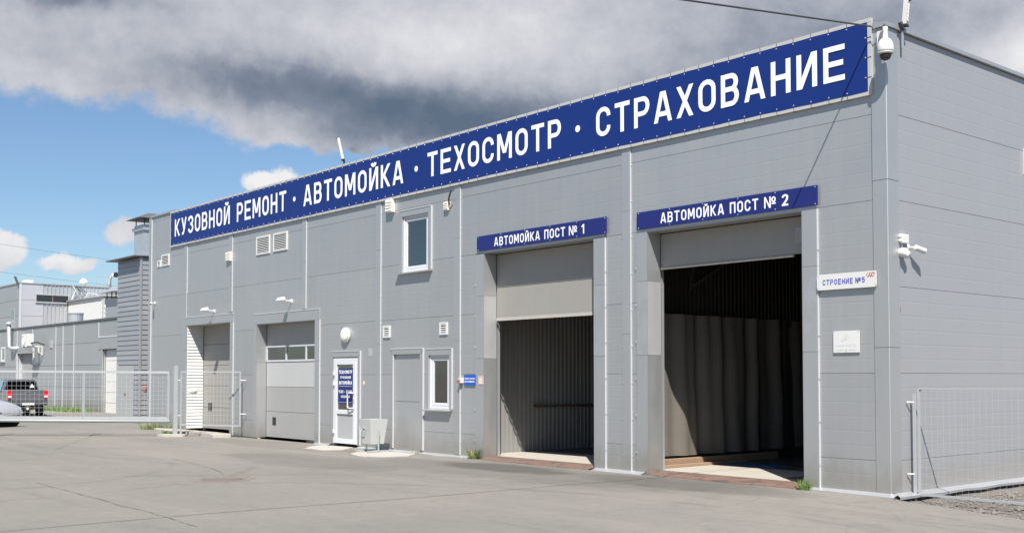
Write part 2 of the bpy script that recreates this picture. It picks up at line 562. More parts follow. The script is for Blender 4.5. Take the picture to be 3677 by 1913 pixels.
# ------------------------------------------------------------------ lettering (monoline strokes, flat)
def arc(cx, cy, rx, ry, a0, a1, n=8):
    return [(cx + rx * math.cos(R(a0 + (a1 - a0) * i / n)), cy + ry * math.sin(R(a0 + (a1 - a0) * i / n))) for i in range(n + 1)]


def glyph(ch, w, t):
    """strokes of a capital 1.0 high, w wide, stroke t: ('S',pts,closed) or ('D',p,q) slanted bar cut level"""
    h = t / 2
    L, Rr, B, T, M = h, w - h, h, 1 - h, 0.5
    rr = (Rr - L) / 2
    c = w / 2
    ry = min(rr * 1.05, 0.235)
    S = lambda pts, cl=False: ('S', pts, cl)
    D = lambda p, q, k=1.0: ('D', p, q, k)
    V = lambda x: S([(x, 0), (x, 1)])
    oval = arc(c, T - ry, rr, ry, 0, 180) + arc(c, B + ry, rr, ry, 180, 360)
    if ch == 'О' or ch == '0':
        return [S(oval, True)], w
    if ch == 'С':
        return [S(arc(c, T - ry, rr, ry, -6, 180) + arc(c, B + ry, rr, ry, 180, 366))], w
    if ch == 'Т':
        return [S([(0, T), (w, T)]), S([(c, 1 - t), (c, 0)])], w
    if ch == 'Р':
        q = 0.24
        return [V(L), S([(t, T), (Rr - q * .8, T)] + arc(Rr - q * .8, T - q, q * .8, q, 90, -90) + [(t, T - 2 * q)])], w
    if ch == 'В' or ch == '8':
        q = 0.20
        p = (T - 2 * q - B) / 2
        e = 0.03
        return [V(L), S([(t, T), (Rr - e - q * .8, T)] + arc(Rr - e - q * .8, T - q, q * .8, q, 90, -90) + [(t, T - 2 * q)]),
                S([(t, T - 2 * q), (Rr - p * .8, T - 2 * q)] + arc(Rr - p * .8, B + p, p * .8, p, 90, -90) + [(t, B)])], w
    if ch == 'Ь':
        p = 0.24
        return [V(L), S([(t, B + 2 * p), (Rr - p * .8, B + 2 * p)] + arc(Rr - p * .8, B + p, p * .8, p, 90, -90) + [(t, B)])], w
    if ch == 'Ы':
        g1, _ = glyph('Ь', w * .72, t)
        return g1 + [V(w * 1.05 - h)], w * 1.05
    if ch == 'Е':
        return [V(L), S([(t, T), (w, T)]), S([(t, B), (w, B)]), S([(t, M), (w * .93, M)])], w
    if ch == 'Н':
        return [V(L), V(Rr), S([(t, M), (w - t, M)])], w
    if ch == 'П':
        return [V(L), V(Rr), S([(t, T), (w - t, T)])], w
    if ch in 'ИЙ':
        r = [V(L), V(Rr), D((L + .02, 0), (Rr - .02, 1))]
        if ch == 'Й':
            r.append(S(arc(c, 1.20, .13, .11, 180, 360, 6)))
        return r, w
    if ch == 'Ц' or ch == 'Щ':
        r = [V(L), V(Rr), S([(t, B), (w - t, B)]), S([(Rr + h * 1.4, B + h), (Rr + h * 1.4, -.16)])]
        if ch == 'Щ':
            r.append(V(c))
        return r, w + t * .6
    if ch == 'Ш':
        return [V(L), V(c), V(Rr), S([(t, B), (w - t, B)])], w
    if ch == 'К':
        return [V(L), D((L + .03, .40), (w - h * .9, 1)), D((w - h * .8, 0), (L + .10, .60))], w
    if ch == 'У':
        return [D((c + .02, .30), (h, 1)), S([(w - h, 1), (c + .035, .30), (c - .04, .13), (c - .13, B), (L + .02, B)])], w
    if ch == 'З':
        q, p = 0.205, 0.225
        return [S([(L, .72), (L + .01, .80)] + arc(c, T - q, rr * .97, q, 160, -80) + [(c - .04, M + .035)]),
                S([(c - .04, M + .02)] + arc(c, B + p, rr, p, 80, -160) + [(L, .27)])], w
    if ch == 'Э':
        return [S([(L, .70)] + arc(c, T - ry, rr, ry, 180, 0) + arc(c, B + ry, rr, ry, 0, -180) + [(L, .30)]), S([(c * .7, M), (w - t, M)])], w
    if ch == 'М':
        w2 = w * 1.24
        return [V(L), V(w2 - h), D((w2 / 2 - .01, .24), (L + .04, 1)), D((w2 / 2 + .01, .24), (w2 - h - .04, 1))], w2
    if ch == 'А':
        w2 = w * 1.1
        return [D((h * .9, 0), (w2 / 2 - .035, 1)), D((w2 - h * .9, 0), (w2 / 2 + .035, 1)), S([(w2 * .27, .27), (w2 * .73, .27)])], w2
    if ch == 'Л':
        w2 = w * 1.05
        return [D((h * .9, 0), (w2 * .38, 1)), V(w2 - h), S([(w2 * .34, T), (w2 - t, T)])], w2
    if ch == 'Д':
        w2 = w * 1.12
        return [D((w2 * .22, t), (w2 * .40, 1)), S([(w2 * .8, t), (w2 * .8, 1)]), S([(w2 * .36, T), (w2 * .8 - h, T)]), S([(0, B), (w2, B)]),
                S([(h, 0), (h, -.17)]), S([(w2 - h, 0), (w2 - h, -.17)])], w2
    if ch == 'Ж':
        w2 = w * 1.45
        return [V(w2 / 2), D((w2 / 2 + .02, .42), (w2 - h, 1)), D((w2 - h, 0), (w2 / 2 + .02, .60)), D((w2 / 2 - .02, .42), (h, 1)), D((h, 0), (w2 / 2 - .02, .60))], w2
    if ch == 'Х':
        return [D((h, 0), (w - h, 1)), D((w - h, 0), (h, 1))], w
    if ch == 'Я':
        q = .24
        return [V(Rr), S([(w - t, T), (L + q * .8, T)] + arc(L + q * .8, T - q, q * .8, q, 90, 270) + [(w - t, T - 2 * q)]), D((h, 0), (w - t * 1.2, T - 2 * q))], w
    if ch == 'Г':
        return [V(L), S([(t, T), (w, T)])], w
    if ch == 'Ъ':
        g1, _ = glyph('Ь', w, t)
        return [(k[0], [(x + .15, y) for x, y in k[1]], k[2]) for k in g1] + [S([(0, T), (.15, T)])], w + .15
    if ch == 'Б':
        p = 0.24
        return [V(L), S([(t, T), (w * .9, T)]), S([(t, B + 2 * p), (Rr - p * .8, B + 2 * p)] + arc(Rr - p * .8, B + p, p * .8, p, 90, -90) + [(t, B)])], w
    if ch == 'Ю':
        return [V(L), S([(p[0] + .42, p[1]) for p in oval], True), S([(t, M), (.42 + h, M)])], w + .42
    if ch == '1':
        return [S([(w * .62, 0), (w * .62, 1)]), S([(w * .62 - h * .2, .92), (w * .12, .72)])], w * .8
    if ch == '2':
        return [S([(L, .72)] + arc(c, T - rr, rr, rr, 170, -20) + [(Rr - .04, .52), (L + .03, B + .02)]), S([(0, B), (w, B)])], w
    if ch == '5':
        q = .25
        return [S([(w * .94, T), (L + .02, T), (L, .56)]), S([(L, .545), (L + .06, .58)] + arc(c, B + q + .03, rr, q + .02, 95, -160) + [(L, .26)])], w
    if ch == '9':
        return [S(arc(c, T - rr * 1.05, rr, rr * 1.05, 0, 360, 14), True), S([(Rr, T - rr), (Rr - .02, .42), (c + .02, .12), (c - .1, B)])], w
    if ch == '4':
        return [S([(w * .72, 0), (w * .72, 1)]), D((h, .24), (w * .66, 1)), S([(0, .24), (w, .24)])], w
    if ch == '.':
        return [S([(h, 0), (h, t)])], t
    if ch == '-':
        return [S([(0, .45), (w * .7, .45)])], w * .7
    if ch == '№':
        r = [V(L), V(Rr), D((Rr - .02, 0), (L + .02, 1))]
        ow = w * .62
        x0 = w + .07
        r.append(S([(x0 + ow / 2 + (ow / 2 - h * .8) * math.cos(R(a)), .70 + .20 * math.sin(R(a))) for a in range(0, 360, 24)], True))
        r.append(S([(x0, .36), (x0 + ow, .36)]))
        return r, x0 + ow
    return [], w * .55


def text_polys(txt, w=0.5, t=0.17, gap=0.12, space=0.42):
    polys, x, k = [], 0.0, 0
    for ch in txt:
        if ch == ' ':
            x += space
            continue
        strokes, adv = glyph(ch, w, t)
        for s in strokes:
            k += 1
            if s[0] == 'D':
                (x0, y0), (x1, y1) = s[1], s[2]
                ln = math.hypot(x1 - x0, y1 - y0)
                hx = (t / 2) * ln / max(abs(y1 - y0), 1e-3) * s[3] * 0.96
                polys.append((k % 5, [(x + x0 - hx, y0), (x + x0 + hx, y0), (x + x1 + hx, y1), (x + x1 - hx, y1)]))
            else:
                pts, cl = s[1], s[2]
                pp = [pts[0]]
                for p in pts[1:]:
                    if math.hypot(p[0] - pp[-1][0], p[1] - pp[-1][1]) > 1e-4:
                        pp.append(p)
                if cl and math.hypot(pp[0][0] - pp[-1][0], pp[0][1] - pp[-1][1]) < 1e-4:
                    pp.pop()
                n = len(pp)
                left, right = [], []
                for i in range(n):
                    a = pp[i - 1] if (i > 0 or cl) else None
                    b = pp[(i + 1) % n] if (i < n - 1 or cl) else None
                    p = pp[i]
                    ds = []
                    if a: ds.append(((p[0] - a[0]), (p[1] - a[1])))
                    if b: ds.append(((b[0] - p[0]), (b[1] - p[1])))
                    ds = [(u / math.hypot(u, v), v / math.hypot(u, v)) for u, v in ds]
                    dx = sum(q[0] for q in ds); dy = sum(q[1] for q in ds)
                    l = math.hypot(dx, dy) or 1
                    dx, dy = dx / l, dy / l
                    cs = max(dx * ds[0][0] + dy * ds[0][1], 0.45)
                    nx, ny = -dy * t / 2 / cs, dx * t / 2 / cs
                    left.append((x + p[0] + nx, p[1] + ny))
                    right.append((x + p[0] - nx, p[1] - ny))
                for i in range(n if cl else n - 1):
                    j = (i + 1) % n
                    polys.append((k % 5, [right[i], right[j], left[j], left[i]]))
        x += adv + gap
    return polys, x - gap


def letters(parent, txt, m, x0, x1, z0, cap, y, w=0.5, t=0.17, gap=0.12):
    """one object per letter"""
    n = len(txt)
    widths = [glyph(ch, w, t)[1] for ch in txt]
    sx = (x1 - x0) / (sum(widths) + gap * (n - 1))
    x = x0
    for ch, wd_ in zip(txt, widths):
        polys, _ = text_polys(ch, w, t)
        mb = MB()
        for k, p in polys:
            mb.quad(*[(x + px * sx, y - 0.0012 - k * 0.0007, z0 + pz * cap) for px, pz in p])
        mb.build('letter', m, parent)
        x += (wd_ + gap) * sx


def lettering(parent, txt, m, x0, x1, z0, cap, y, w=0.5, t=0.17, gap=0.12, space=0.42, name='lettering', axis='x'):
    """flat lettering facing -y, stretched to span x0..x1, baseline z0"""
    polys, tw = text_polys(txt, w, t, gap, space)
    sx = (x1 - x0) / tw
    mb = MB()
    for k, p in polys:
        mb.quad(*[(x0 + px * sx, y - 0.0012 - k * 0.0007, z0 + pz * cap) for px, pz in p])
    return mb.build(name, m, parent)


# ------------------------------------------------------------------ ground
def sstep(a, b, x):
    t = min(max((x - a) / (b - a), 0.0), 1.0)
    return t * t * (3 - 2 * t)


def gz(x, y):
    z = -0.27 * sstep(-24.0, -44.0, x)
    z += 0.012 * math.sin(x * 0.55 + 0.7 * y) * math.cos(y * 0.43) * sstep(0.3, -2.0, y)
    d = math.hypot(x + 8.45, y + 5.7)
    z -= 0.045 * math.exp(-(d / 0.9) ** 2)
    z -= 0.13 * sstep(-0.30, 0.55, y + 0.36 * x) * sstep(-0.25, 0.25, x)
    if y > 0.1 and -25.4 < x < -0.1:
        z -= 0.35
    return z - 0.012


def build_ground():
    xs = [-900, -500, -300, -200, -140, -110, -90, -78, -70, -64] + [-60 + i for i in range(20)] + [-40 + 0.5 * i for i in range(56)]
    xs += [-12 + 0.3 * i for i in range(54)] + [4.4, 5, 6, 7, 8, 9, 10, 12, 15, 20, 28, 40, 60, 100, 200, 400, 900]
    ys = [-900, -400, -200, -100, -60, -40, -30, -24, -20, -18, -16.5] + [-15.5 + 0.5 * i for i in range(18)] + [-6.8 + 0.2 * i for i in range(33)]
    ys += [-0.1, 0.0, 0.08, 0.12, 0.3, 0.55, 0.8, 1.1, 1.5, 2, 2.6, 3.3, 4, 5, 6, 7, 8, 10, 13, 17, 22, 30, 45, 70, 120, 250, 500, 900]
    xs = sorted(set(round(v, 3) for v in xs)); ys = sorted(set(round(v, 3) for v in ys))
    mb = MB()
    n = len(xs)
    pts = [(x, y, gz(x, y)) for y in ys for x in xs]
    f = [(j * n + i, j * n + i + 1, (j + 1) * n + i + 1, (j + 1) * n + i) for j in range(len(ys) - 1) for i in range(n - 1)]
    mb.add(pts, f)
    o = mb.build('asphalt_ground', M_asphalt, None, smooth=True, local=True)
    struct(o)


build_ground()


def sheet(name, m, pts, dz=0.004, kind='structure', jitter=0.0, sub=1, rnd=None):
    """flat patch following the ground; outline optionally roughened"""
    rnd = rnd or random
    out = []
    for i, p in enumerate(pts):
        q = pts[(i + 1) % len(pts)]
        for k in range(sub):
            t = k / sub
            jx = (rnd.random() - .5) * 2 * jitter
            jy = (rnd.random() - .5) * 2 * jitter
            out.append((p[0] + (q[0] - p[0]) * t + jx, p[1] + (q[1] - p[1]) * t + jy))
    cx = sum(p[0] for p in out) / len(out); cy = sum(p[1] for p in out) / len(out)
    n = len(out)
    v = [(x, y, gz(x, y) + dz) for x, y in out]
    # inner rings so that the patch follows the ground
    rings = [v]
    for s_ in (0.75, 0.5, 0.25):
        rings.append([(cx + (x - cx) * s_, cy + (y - cy) * s_, gz(cx + (x - cx) * s_, cy + (y - cy) * s_) + dz) for x, y in out])
    mb = MB()
    mb.loft(rings, caps=False)
    mb.add(rings[-1], [tuple(range(n))])
    skirt = [(x, y, gz(x, y) - 0.05) for x, y in out]
    mb.loft([v, skirt], caps=False)
    o = mb.build(name, m, None)
    struct(o, kind)
    return o


def ribbon(name, m, pts, wid, dz=0.006, seed=1):
    rnd = random.Random(seed)
    mb = MB()
    L, Rt = [], []
    fine = []
    for i in range(len(pts) - 1):
        for k in range(8):
            t = k / 8
            fine.append((pts[i][0] + (pts[i + 1][0] - pts[i][0]) * t, pts[i][1] + (pts[i + 1][1] - pts[i][1]) * t))
    fine.append(pts[-1])
    for i, p in enumerate(fine):
        a = Vector(fine[max(i - 1, 0)]); b = Vector(fine[min(i + 1, len(fine) - 1)])
        d = (b - a).normalized()
        n = Vector((-d.y, d.x))
        c = Vector(p) + n * (rnd.random() - .5) * wid * 2.5
        w = wid * (0.35 + rnd.random()) * 0.5
        for s_, arr in ((1, L), (-1, Rt)):
            q = c + n * w * s_
            arr.append((q.x, q.y, gz(q.x, q.y) + dz))
    k = len(L)
    mb.add(L + Rt, [(i, i + 1, k + i + 1, k + i) for i in range(k - 1)])
    o = mb.build(name, m, None)
    struct(o)
    return o


ribbon('asphalt_crack', M_tar, [(-9.7, -8.2), (-7.5, -8.30), (-6.4, -8.34), (-5.74, -8.41), (-4.82, -8.40), (-4.03, -8.46), (-3.2, -8.52)], 0.011, seed=3)
ribbon('asphalt_crack', M_tar, [(-13.0, -4.62), (-11.5, -4.8), (-10.07, -5.09), (-9.1, -5.35)], 0.011, seed=5)
ribbon('asphalt_crack', M_tar, [(-24.0, -2.2), (-21.5, -3.3), (-19.2, -4.5), (-17.0, -5.6)], 0.010, seed=8)
ribbon('asphalt_crack', M_tar, [(-5.6, -2.9), (-3.9, -2.2), (-2.6, -1.5), (-1.9, -1.0)], 0.010, seed=9)

# pale concrete patches in front of the entrance and of the litter bin
sheet('concrete_patch', M_conc, [(-14.75, -0.10), (-13.55, -0.02), (-13.05, -0.62), (-13.2, -1.02), (-14.1, -1.0), (-14.6, -0.55)], 0.010, jitter=0.03, sub=5)
sheet('concrete_patch', M_conc, [(-12.45, -0.35), (-10.95, -0.16), (-10.45, -0.62), (-10.6, -1.25), (-11.2, -1.38), (-12.0, -1.12)], 0.010, jitter=0.03, sub=5)

# gravel beside the right-hand wall
GR = [(-0.02, 0.30), (0.84, 0.02), (2.0, -0.40), (5.0, -1.45), (9.0, -2.6), (9.0, 15.0), (-0.02, 15.0)]


def gravel():
    mb = MB()
    xs = [-0.02 + 0.3 * i for i in range(31)]
    rows = []
    for i, x in enumerate(xs):
        ylo = 0.30 - 0.34 * x
        col = [ylo + (15.0 - ylo) * (k / 22) ** 1.7 for k in range(23)]
        rows.append([(x, y, gz(x, y) + 0.008) for y in col])
    n = 23
    mb.add([p for r in rows for p in r], [(j * n + i, (j + 1) * n + i, (j + 1) * n + i + 1, j * n + i + 1) for j in range(len(rows) - 1) for i in range(n - 1)])
    struct(mb.build('gravel_strip', mat('gravel_bed', (0.135, 0.12, 0.104), 0.95, 0.0, 0.35, 9.0, 0.8, 40.0, dirt=((0.22, 0.20, 0.175), 0.55, 0.62, 30.0)), None))
    rnd = random.Random(11)
    sb = MB()
    for _ in range(2600):
        x = rnd.uniform(0.0, 4.2)
        y = rnd.uniform(0.22 - 0.34 * x, 5.2)
        r = rnd.uniform(0.012, 0.034) if rnd.random() > .03 else rnd.uniform(0.04, 0.075)
        z = gz(x, y) + 0.008 + r * .25
        a = rnd.uniform(0, 6.28)
        ca, sa = math.cos(a), math.sin(a)
        pts = []
        for dx, dy, dz in ((1, 0, 0), (0, 1, 0), (-1, 0, 0), (0, -1, 0), (0, 0, .7), (0, 0, -.7)):
            dx *= r * rnd.uniform(.7, 1.3); dy *= r * rnd.uniform(.6, 1.1); dz *= r
            pts.append((x + dx * ca - dy * sa, y + dx * sa + dy * ca, z + dz))
        sb.add(pts, [(0, 1, 4), (1, 2, 4), (2, 3, 4), (3, 0, 4), (1, 0, 5), (2, 1, 5), (3, 2, 5), (0, 3, 5)])
    o = sb.build('gravel', M_gravel, None)
    o['label'] = 'loose grey gravel along the foot of the right-hand wall'
    o['category'] = 'gravel'
    struct(o, 'stuff')


gravel()

# ------------------------------------------------------------------ main building
B = thing('auto_service_building', 'long grey panelled car service building with a blue banner along its top', 'building', (-12.75, 0.0, 0.0))
JZ = [0.02, 0.463, 1.663, 2.863, 4.063, 5.263, 6.463]
OPEN = {'A': (-22.76, -19.93, 0.0, 3.12), 'Bg': (-18.37, -15.36, 0.0, 3.0), 'door': (-14.51, -13.43, 0.0, 2.07), 'pan': (-11.98, -10.98, 0.06, 2.10),
        'we': (-10.67, -9.95, 0.95, 2.07), 'wu': (-11.66, -10.70, 3.88, 5.10), 'g1': (-8.81, -5.71, 0.0, 4.07), 'g2': (-4.44, -1.37, 0.0, 4.05)}
BAYX = [-25.45, -22.80, -19.85, -15.82, -12.50, -9.59, -4.83, -0.02]


def rect_minus(rects, h):
    out = []
    for a, b, c, d in rects:
        x0, x1, z0, z1 = h
        if x1 <= a or x0 >= b or z1 <= c or z0 >= d:
            out.append((a, b, c, d))
            continue
        if a < x0: out.append((a, x0, c, d))
        if x1 < b: out.append((x1, b, c, d))
        m0, m1 = max(a, x0), min(b, x1)
        if z0 > c: out.append((m0, m1, c, z0))
        if z1 < d: out.append((m0, m1, z1, d))
    return out


def panel_profile(z0, z1, zj):
    """outer face of a sandwich panel: shallow ribs every 0.2 m, rounded lips at the joint; returns (depth, z)"""
    g = 0.0017
    p = [(0.005, z0 + g), (0.0, z0 + g + 0.003)]
    k = 1
    while k < 6:
        zg = zj + 0.2 * k
        if z0 + 0.03 < zg < z1 - 0.03:
            p += [(0.0, zg - 0.020), (0.0012, zg - 0.002), (0.0, zg + 0.010)]
        k += 1
    p += [(0.0, z1 - g - 0.003), (0.005, z1 - g)]
    return p


def wall_panel(axis, a, b, z0, z1, zj, parent):
    prof = panel_profile(z0, z1, zj)
    th = 0.10
    ring = prof + [(th, z1 - 0.0017), (th, z0 + 0.0017)]
    if axis == 'x':
        r0 = [(a, d, z) for d, z in ring]; r1 = [(b, d, z) for d, z in ring]
    else:
        r0 = [(-d, a, z) for d, z in ring]; r1 = [(-d, b, z) for d, z in ring]
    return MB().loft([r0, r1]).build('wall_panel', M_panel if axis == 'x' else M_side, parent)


for i in range(len(BAYX) - 1):
    for j in range(len(JZ) - 1):
        rects = [(BAYX[i] + 0.003, BAYX[i + 1] - 0.003, JZ[j], JZ[j + 1])]
        for h in OPEN.values():
            rects = rect_minus(rects, h)
        for a, b, c, d in rects:
            if b - a > 0.04 and d - c > 0.03:
                zj = JZ[j] if j else 0.463 - 1.2
                wall_panel('x', a, b, c, d, zj, B)
# top strip of the parapet at the left end
wall_panel('x', -25.45, -23.6, 6.463, 6.60, 6.463, B)
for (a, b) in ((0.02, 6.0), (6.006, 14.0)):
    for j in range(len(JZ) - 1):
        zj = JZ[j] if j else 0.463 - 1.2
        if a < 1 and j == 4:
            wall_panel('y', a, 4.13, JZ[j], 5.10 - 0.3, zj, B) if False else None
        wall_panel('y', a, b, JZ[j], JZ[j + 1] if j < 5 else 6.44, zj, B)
# hidden inner lining closes the joints
lin = MB()
for a, b, c, d in [r for r in [(-25.40, -0.10, 0.03, 6.40)]]:
    rects = [(a, b, c, d)]
    for h in OPEN.values():
        rects = rect_minus(rects, h)
    for x0, x1, z0, z1 in rects:
        lin.box(x0, x1, 0.104, 0.12, z0, z1)
lin.box(-0.13, -0.104, 0.14, 13.9, 0.03, 6.40)
lin.build('wall_lining', M_backing, B)

# plinth
pl = MB()
for x0, x1 in ((-25.43, -22.76), (-19.93, -18.37), (-15.36, -14.51), (-13.43, -8.81), (-5.71, -4.44), (-1.37, -0.04)):
    pl.box(x0, x1, 0.03, 0.12, -0.35, 0.024)
pl.box(-0.16, -0.04, 0.125, 13.9, -0.4, 0.024)
pl.build('plinth', M_concrete, B)

# roof, rear and left walls, inner partitions
box('roof', M_roofing, B, -25.40, -0.10, 0.12, 13.9, 6.22, 6.32)
box('rear_wall', M_panel, B, -25.45, 0.0, 14.002, 14.1, -0.3, 6.5)
box('end_wall', M_panel, B, -25.45, -25.35, 0.102, 14.0, -0.3, 6.58)
pt = MB()
pt.box(-9.72, -9.60, 0.12, 13.9, -0.1, 6.2)
pt.box(-5.28, -5.20, 0.42, 13.9, -0.1, 6.2)
pt.box(-0.30, -0.22, 0.30, 13.9, -0.1, 6.2)
pt.box(-9.58, -0.32, 8.0, 8.1, -0.1, 6.2)
pt.build('partition_wall', M_inner, B)
rm = MB()
rm.box(-13.05, -9.74, 3.0, 3.1, 0.0, 6.2)
rm.box(-13.1, -13.0, 0.12, 3.1, 0.0, 6.2)
rm.box(-13.0, -9.74, 0.12, 3.0, 2.9, 3.1)
rm.build('room_partition', M_inner, B)
box('added_dark_board', M_inner, B, -11.9, -10.4, 0.60, 0.62, 3.5, 5.4)  # dark board added behind the upper pane to make it read dark
box('room_floor', M_inner, B, -16.0, -9.74, 0.13, 3.0, -0.08, 0.02)
struct(box('bay_floor', M_floor, None, -9.58, -0.32, 0.10, 2.1, -0.06, 0.028))
struct(box('bay_floor', mat('shaded_floor', (0.11, 0.10, 0.09), 0.35), None, -9.58, -0.32, 2.102, 7.9, -0.06, 0.027))  # rear bay floor darkened in colour to deepen the shade inside
# window reveal of the small window, pale green
box('window_reveal', M_green_wall, B, -10.72, -10.69, 0.101, 1.1, 0.9, 2.2)

# parapet caps
pc = MB()
pc.box(-25.52, -23.6, -0.04, 0.16, 6.602, 6.66)
pc.build('parapet_cap', M_trim, B)
pc = MB()
pc.prism([(-0.16, -0.05, 6.445), (0.05, -0.05, 6.445), (0.05, -0.05, 6.50), (-0.16, -0.05, 6.53)], (0, 14.15, 0))
pc.build('parapet_cap', M_trim, B)
box('parapet_cap', M_trim, B, -23.59, -0.17, -0.03, 0.16, 6.466, 6.53)

# corner trims, in overlapping lengths
for z0, z1 in ((0.02, 2.02), (2.02, 4.33), (4.33, 6.44)):
    k = 0.002 if z0 > 1 else 0.0
    k = {0.02: 0.0, 2.02: 0.004, 4.33: 0.008}[z0]
    MB().add([], []).prism([(-0.21, -0.006 - k, z0), (-0.21, -0.012 - k, z0), (0.004 + k, -0.012 - k, z0), (0.012 + k, -0.004 - k, z0), (0.012 + k, 0.27, z0), (0.006 + k, 0.27, z0), (0.006 + k, -0.006 - k, z0)], (0, 0, z1 - z0 - 0.004)).build('corner_trim', M_trim, B)
box('corner_trim', M_trim, B, -25.66, -25.47, -0.016, 0.02, 0.02, 6.60)
box('corner_edge', M_edge, B, -25.47, -25.43, -0.022, -0.002, 0.02, 6.60)

# vertical battens over the panel joints
for x, z0, z1 in ((-22.80, 3.36, 6.46), (-19.85, 3.40, 6.46), (-15.82, 3.29, 6.46), (-12.50, 0.06, 6.46), (-9.59, 0.04, 6.46), (-4.83, 0.02, 6.46)):
    cuts = [z0] + [c for c in (2.35, 4.45) if z0 < c < z1] + [z1]
    for a, b in zip(cuts[:-1], cuts[1:]):
        bt = box('batten', M_trim, B, x - 0.19, x, -0.014 - 0.003 * (a > 2.3), -0.001, a, b - 0.004)
        MB().box(x + 0.0005, x + 0.016, -0.020, -0.001, a, b - 0.004).build('batten_edge', M_edge, bt)  # edge strip lightened in colour to look sunlit

sc_ = MB()
for x, z0, z1 in ((-22.80, 3.36, 5.5), (-19.85, 3.40, 5.5), (-15.82, 3.29, 5.5), (-12.50, 0.06, 5.5), (-9.59, 0.04, 5.5), (-4.83, 0.02, 5.5)):
    z = z0 + 0.25
    while z < z1:
        for xx in (x - 0.205, x + 0.025):
            sc_.lathe((xx, -0.001, z), (0, -1, 0), [(0.012, 0.0), (0.012, 0.004), (0.007, 0.010)], 6)
        z += 0.62
for x0, x1 in ((-9.09, -5.42), (-4.71, -1.10)):
    z = 0.35
    while z < 4.0:
        for xx in (x0 + 0.01, x1 + 0.005):
            sc_.lathe((xx, -0.022, z), (0, -1, 0), [(0.012, 0.0), (0.012, 0.004), (0.007, 0.010)], 6)
        z += 0.62
o = sc_.build('panel_screws', M_galv, B)
o['kind'] = 'stuff'

# lower drip flashing, a little battered
def flashing(x0, x1, y0=-0.002, out=0.13, dz=0.035, seed=1):
    rnd = random.Random(seed)
    n = max(int(abs(x1 - x0) / 0.3), 2)
    a, b, c = [], [], []
    for i in range(n + 1):
        x = x0 + (x1 - x0) * i / n
        w = rnd.uniform(-.012, .012)
        a.append((x, y0, 0.030)); b.append((x, y0 - out + w, 0.030 - dz + w * .5)); c.append((x, y0 - out + w + .004, 0.030 - dz - 0.03 + w * .5))
    mb = MB()
    k = n + 1
    mb.add(a + b + c, [(i, i + 1, k + i + 1, k + i) for i in range(n)] + [(k + i, k + i + 1, 2 * k + i + 1, 2 * k + i) for i in range(n)])
    mb.build('drip_flashing', M_galv, B)


flashing(-10.9, -9.1, seed=2)
flashing(-13.35, -10.95, seed=3, out=0.09)
flashing(-15.3, -14.6, seed=4, out=0.10)
flashing(-5.68, -4.5, seed=5, out=0.16, dz=0.05)
flashing(-1.30, 0.12, seed=6, out=0.13)
mb = MB()
n = 40
a = [(0.004, 0.10 + 13.8 * i / n, 0.026) for i in range(n + 1)]
b_ = [(0.15 + 0.012 * math.sin(i * 2.3), 0.10 - 0.12 * (i == 0) + 13.8 * i / n, -0.012 + 0.006 * math.sin(i * 1.7)) for i in range(n + 1)]
c_ = [(p[0] - 0.005, p[1], p[2] - 0.035) for p in b_]
k = n + 1
mb.add(a + b_ + c_, [(i, k + i, k + i + 1, i + 1) for i in range(n)] + [(k + i, 2 * k + i, 2 * k + i + 1, k + i + 1) for i in range(n)])
mb.build('drip_flashing', M_galv, B)


# ---- portals (sheet-metal surrounds), gate leaves
def portal(x0, x1, z1, wl, wr, top, depth, segs=None, reveal='trim', left_reveal=True, edge=True):
    """front strips and reveals of an opening"""
    segs = segs or [(0.02, z1, M_trim)]
    y = -0.018
    for a, b, m in segs:
        o = box('portal_trim', m, B, x0 - wl, x0, y - 0.003 * (a > 1), -0.001, a, b - 0.004)
        o = box('portal_trim', m, B, x1, x1 + wr, y - 0.003 * (a > 1), -0.001, a, b - 0.004)
        if edge:
            MB().box(x1 + wr + 0.0005, x1 + wr + 0.017, y - 0.006, -0.001, a, b - 0.004).build('trim_edge', M_edge, o)  # paler strip puts the sun-catching fold into the colour
        mr = M_trim_pale if m is M_trim_old else M_trim
        if left_reveal:
            # dented sheet lining the left reveal
            rnd = random.Random(int(a * 10 + abs(x0) * 7))
            ny, nz = 6, 14
            pts = []
            for iy in range(ny + 1):
                for iz in range(nz + 1):
                    yy = y + 0.004 + (depth - y) * iy / ny
                    zz = a + (b - 0.004 - a) * iz / nz
                    dent = 0.007 * (1 + math.sin(zz * 6.1 + x0) * math.sin(yy * 11 + zz * 2)) * math.sin(math.pi * iy / ny) ** 2
                    pts.append((x0 + 0.002 + dent * (1 if zz < 2 else 0.35), yy, zz))
            mbr = MB()
            mbr.add(pts, [(i * (nz + 1) + j, (i + 1) * (nz + 1) + j, (i + 1) * (nz + 1) + j + 1, i * (nz + 1) + j + 1) for i in range(ny) for j in range(nz)])
            mbr.build('reveal_lining', mr, B, smooth=True)
        box('reveal_lining', mr, B, x1 - 0.012, x1 - 0.002, y + 0.004, depth, a, b - 0.004)
    t = box('portal_lintel', M_trim, B, x0 - wl, x1 + wr, y - 0.002, -0.001, z1, z1 + top)
    if top > 0.1:
        MB().box(x0 - wl, x1 + wr, y - 0.012, -0.001, z1 + top + 0.0005, z1 + top + 0.014).build('trim_edge', M_edge, t)
    box('portal_soffit', M_trim, B, x0, x1, y + 0.004, depth, z1 - 0.012, z1 - 0.001)


